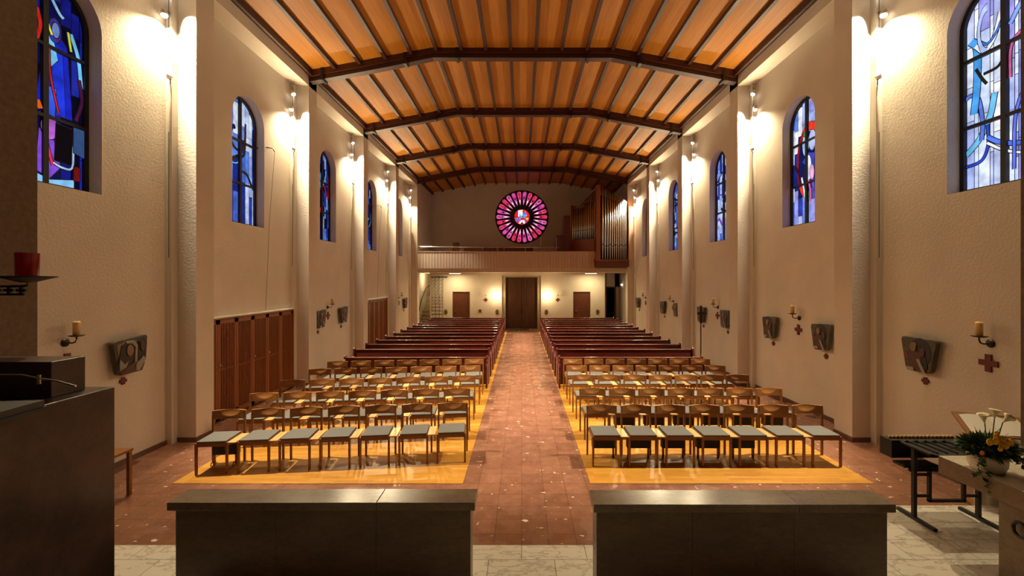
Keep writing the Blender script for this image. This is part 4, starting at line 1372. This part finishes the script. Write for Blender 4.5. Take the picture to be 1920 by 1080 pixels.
for i in range(900):
    th = rnd.uniform(0, 2 * PI); ph = rnd.uniform(-.5, 1.2)
    d = Vector((math.cos(th) * math.cos(ph), math.sin(th) * math.cos(ph), math.sin(ph)))
    c = Vector((0, 0, .20)) + Vector((d.x * .19, d.y * .15, d.z * .085)) * rnd.uniform(.3, 1.0)
    leaf(m_, c, d + Vector((0, 0, rnd.uniform(-.4, .3))), rnd.uniform(.04, .10), rnd.uniform(.010, .024), 0 if rnd.random() < .75 else 1)
for (sx, sy, ex, ez) in ((-.12, -.05, -.20, -.05), (-.10, -.08, -.14, -.16), (.12, -.08, .24, .0), (.14, -.05, .30, .05), (-.1, 0, -.2, .2)):
    for j in range(34):
        f_ = rnd.random()
        c = Vector((sx + (ex - sx) * f_, sy - .05 * f_, .18 + (ez - .10) * f_ - .05 * f_ * f_))
        leaf(m_, c, (rnd.uniform(-1, 1), rnd.uniform(-1, 1), rnd.uniform(-1, .6)), rnd.uniform(.03, .055), rnd.uniform(.009, .018), rnd.choice([0, 1]))
for (ex, ey, ez) in ((-.16, 0, .36), (-.10, .02, .40), (.16, .02, .40), (.20, 0, .34), (-.22, 0, .33), (.05, .02, .38)):
    m_.tube([(0, 0, .2), (ex * .6, ey, ez * .8), (ex, ey, ez)], [.004, .004, .001], 5, 0)
o = m_.build('foliage', [M['leaf'], M['leaf2']], t, fix=False)
o['kind'] = 'stuff'
for (x, y, z, r, c) in ((-.09, -.08, .29, .035, 'yellow'), (-.05, -.09, .30, .035, 'yellow'), (-.02, -.07, .335, .03, 'yellow'), (.02, -.08, .315, .032, 'yellow'), (.05, -.09, .29, .035, 'yellow'),
                        (.09, -.08, .275, .035, 'yellow'), (-.01, -.10, .27, .03, 'yellow'), (.03, -.10, .26, .03, 'yellow'), (-.03, -.11, .24, .026, 'yellow'), (-.16, -.08, .19, .022, 'orange'), (.0, -.05, .35, .028, 'yellow'), (.12, -.06, .29, .028, 'yellow')):
    b = MB()
    for j in range(9):
        th = 2 * PI * j / 9
        b.ball((x + r * .55 * math.cos(th), y - .004, z + r * .55 * math.sin(th)), r * .42, 6, 0, (1, .6, 1))
    b.ball((x, y - .01, z), r * .5, 6)
    ob = b.build('blossom', M[c], t); ob.location = (-.03, -.05, .02)
for (x, y, z, a) in ((-.045, -.02, .44, -.2), (.045, -.02, .48, .1), (.11, -.03, .45, .9)):
    b = MB()
    mt = Matrix.Rotation(a, 3, 'Y')
    b.lathe([(.004, 0), (.012, .03), (.030, .07), (.045, .085), (.03, .075), (.0, .02)], (x, y, z), 10, 0, mt)
    b.tube([(x * .3, y, .2), (x, y, z)], .004, 5, 1)
    b.build('lily', [M['cream'], M['leaf']], t)

# candle stand
SXW = [4.34, 5.05]
t = thing('votive_candle_stand', (0, 0, SZ), 0, 'black metal votive candle stand before the right wall', 'candle stand')
for x in SXW:
    MB().box(x - .018, x + .018, 4.70, 4.736, .03, .80).build('upright', M['iron'], t)
    MB().box(x - .02, x + .02, 4.47, 4.92, 0, .032).build('foot', M['iron'], t)
xa, xb = 4.34, 5.05
MB().box(xa - .03, xb + .05, 4.47, 4.50, .78, .805).box(xa - .03, xb + .05, 4.86, 4.89, .78, .805).box(xa - .03, xa, 4.47, 4.89, .78, .805).box(xb + .02, xb + .05, 4.47, 4.89, .78, .805)\
    .box(xa - .03, xb + .05, 4.47, 4.89, .782, .788).build('tray', M['iron'], t)
for j in range(7):
    x = xa + .04 + j * .105
    MB().box(x, x + .016, 4.50, 4.86, .805, .822).build('tray_bar', M['iron'], t)
MB().box(xa - .09, xb + .03, 4.90, 5.06, .60, .80).build('sand_box', M['iron'], t)
MB().box(xa - .03, xb, 4.735, 4.76, .515, .545).box(xa - .08, xa + .3, 4.75, 4.90, .55, .575).build('lower_rail', M['iron'], t)
fr = MB().box(xa + .15, xa + .18, 4.70, 4.73, .20, .56).box(xb - .18, xb - .15, 4.70, 4.73, .20, .56).box(xa + .15, xb - .15, 4.70, 4.73, .19, .22).box(xa + .15, xb - .15, 4.70, 4.73, .54, .57)
fr.build('centre_frame', M['iron'], t)
for a, b in ((xa, xa + .16), (xb - .16, xb)):
    for z in (.245, .48):
        MB().box(a, b, 4.705, 4.725, z, z + .025).build('tie', M['iron'], t)
for i in range(17):
    x = xa - .05 + i * .045
    c = thing('votive_candle', (x, 4.97, SZ + .80), 0, 'small golden votive candle, %s from the left in the row on the black stand' % ORD[i], 'candle', 'votive candles on the stand')
    MB().lathe([(0, 0), (.017, 0), (.019, .028), (.015, .028), (0, .022)], n=10).build('cup', M['gold'], c)
    MB().lathe([(0, .02), (.013, .02), (.013, .034), (0, .036)], n=8).build('wax', M['porcelain'], c)

# book stand with cloth
t = thing('lectern', (5.74, 5.15, 0), -.42, 'wooden book lectern with white cloth behind the flowers', 'lectern')
MB().box(-.04, .04, .05, .13, 0, .98).build('post', M['oak'], t)
MB().box(-.2, .2, -.08, .26, 0, .03).build('foot', M['oak'], t)
dk = MB().prism([(-.14, .93), (.26, 1.10), (.26, 1.12), (-.14, .95)], lambda u, v, d: (d, u, v), -.32, .32)
dk.build('desk', M['oak'], t)
MB().box(-.32, .32, -.165, -.14, .925, .975).build('ledge', M['oak'], t)
b = thing('open_book', (5.74, 5.15, 0.004), -.42, 'open white paged book on the lectern', 'book')
m_ = MB()
for sgn in (-1, 1):
    n = 8
    for i in range(n):
        a0, a1 = i / n, (i + 1) / n
        z0_ = .022 * math.sin(PI * min(1, a0 * 1.0)) + .003; z1_ = .022 * math.sin(PI * min(1, a1)) + .003
        p = []
        for (a, zz) in ((a0, z0_), (a1, z1_)):
            for (y_, zb) in ((-.12, .958), (.20, 1.094)):
                p.append((sgn * a * .27, y_, zb + zz)); p.append((sgn * a * .27, y_, zb))
        m_.add(p, [(0, 2, 6, 4), (1, 3, 7, 5), (0, 1, 5, 4), (2, 3, 7, 6)] + ([(4, 5, 7, 6)] if i == n - 1 else []))
m_.build('pages', M['paper'], b)
c = MB(); n = 40; vs = []
for i in range(n + 1):
    u = i / n
    for j in range(9):
        v = j / 8
        fl = .02 * math.sin(u * 34 + v * 2) * (.3 + v)
        vs.append((-.30 + .62 * u - .06 * v * math.sin(u * 9), -.175 + fl - .03 * v, .96 - .86 * v))
fs = [(i * 9 + j, (i + 1) * 9 + j, (i + 1) * 9 + j + 1, i * 9 + j + 1) for i in range(n) for j in range(8)]
c.add(vs, fs, 0, True)
o = c.build('lectern_cloth', M['cloth'], None, fix=False)
o.location = (5.74, 5.13, 0); o.rotation_euler = (0, 0, -.42)
sd = o.modifiers.new('solid', 'SOLIDIFY'); sd.thickness = .003
tag(o, 'sheer white cloth hanging from the front of the lectern', 'cloth')
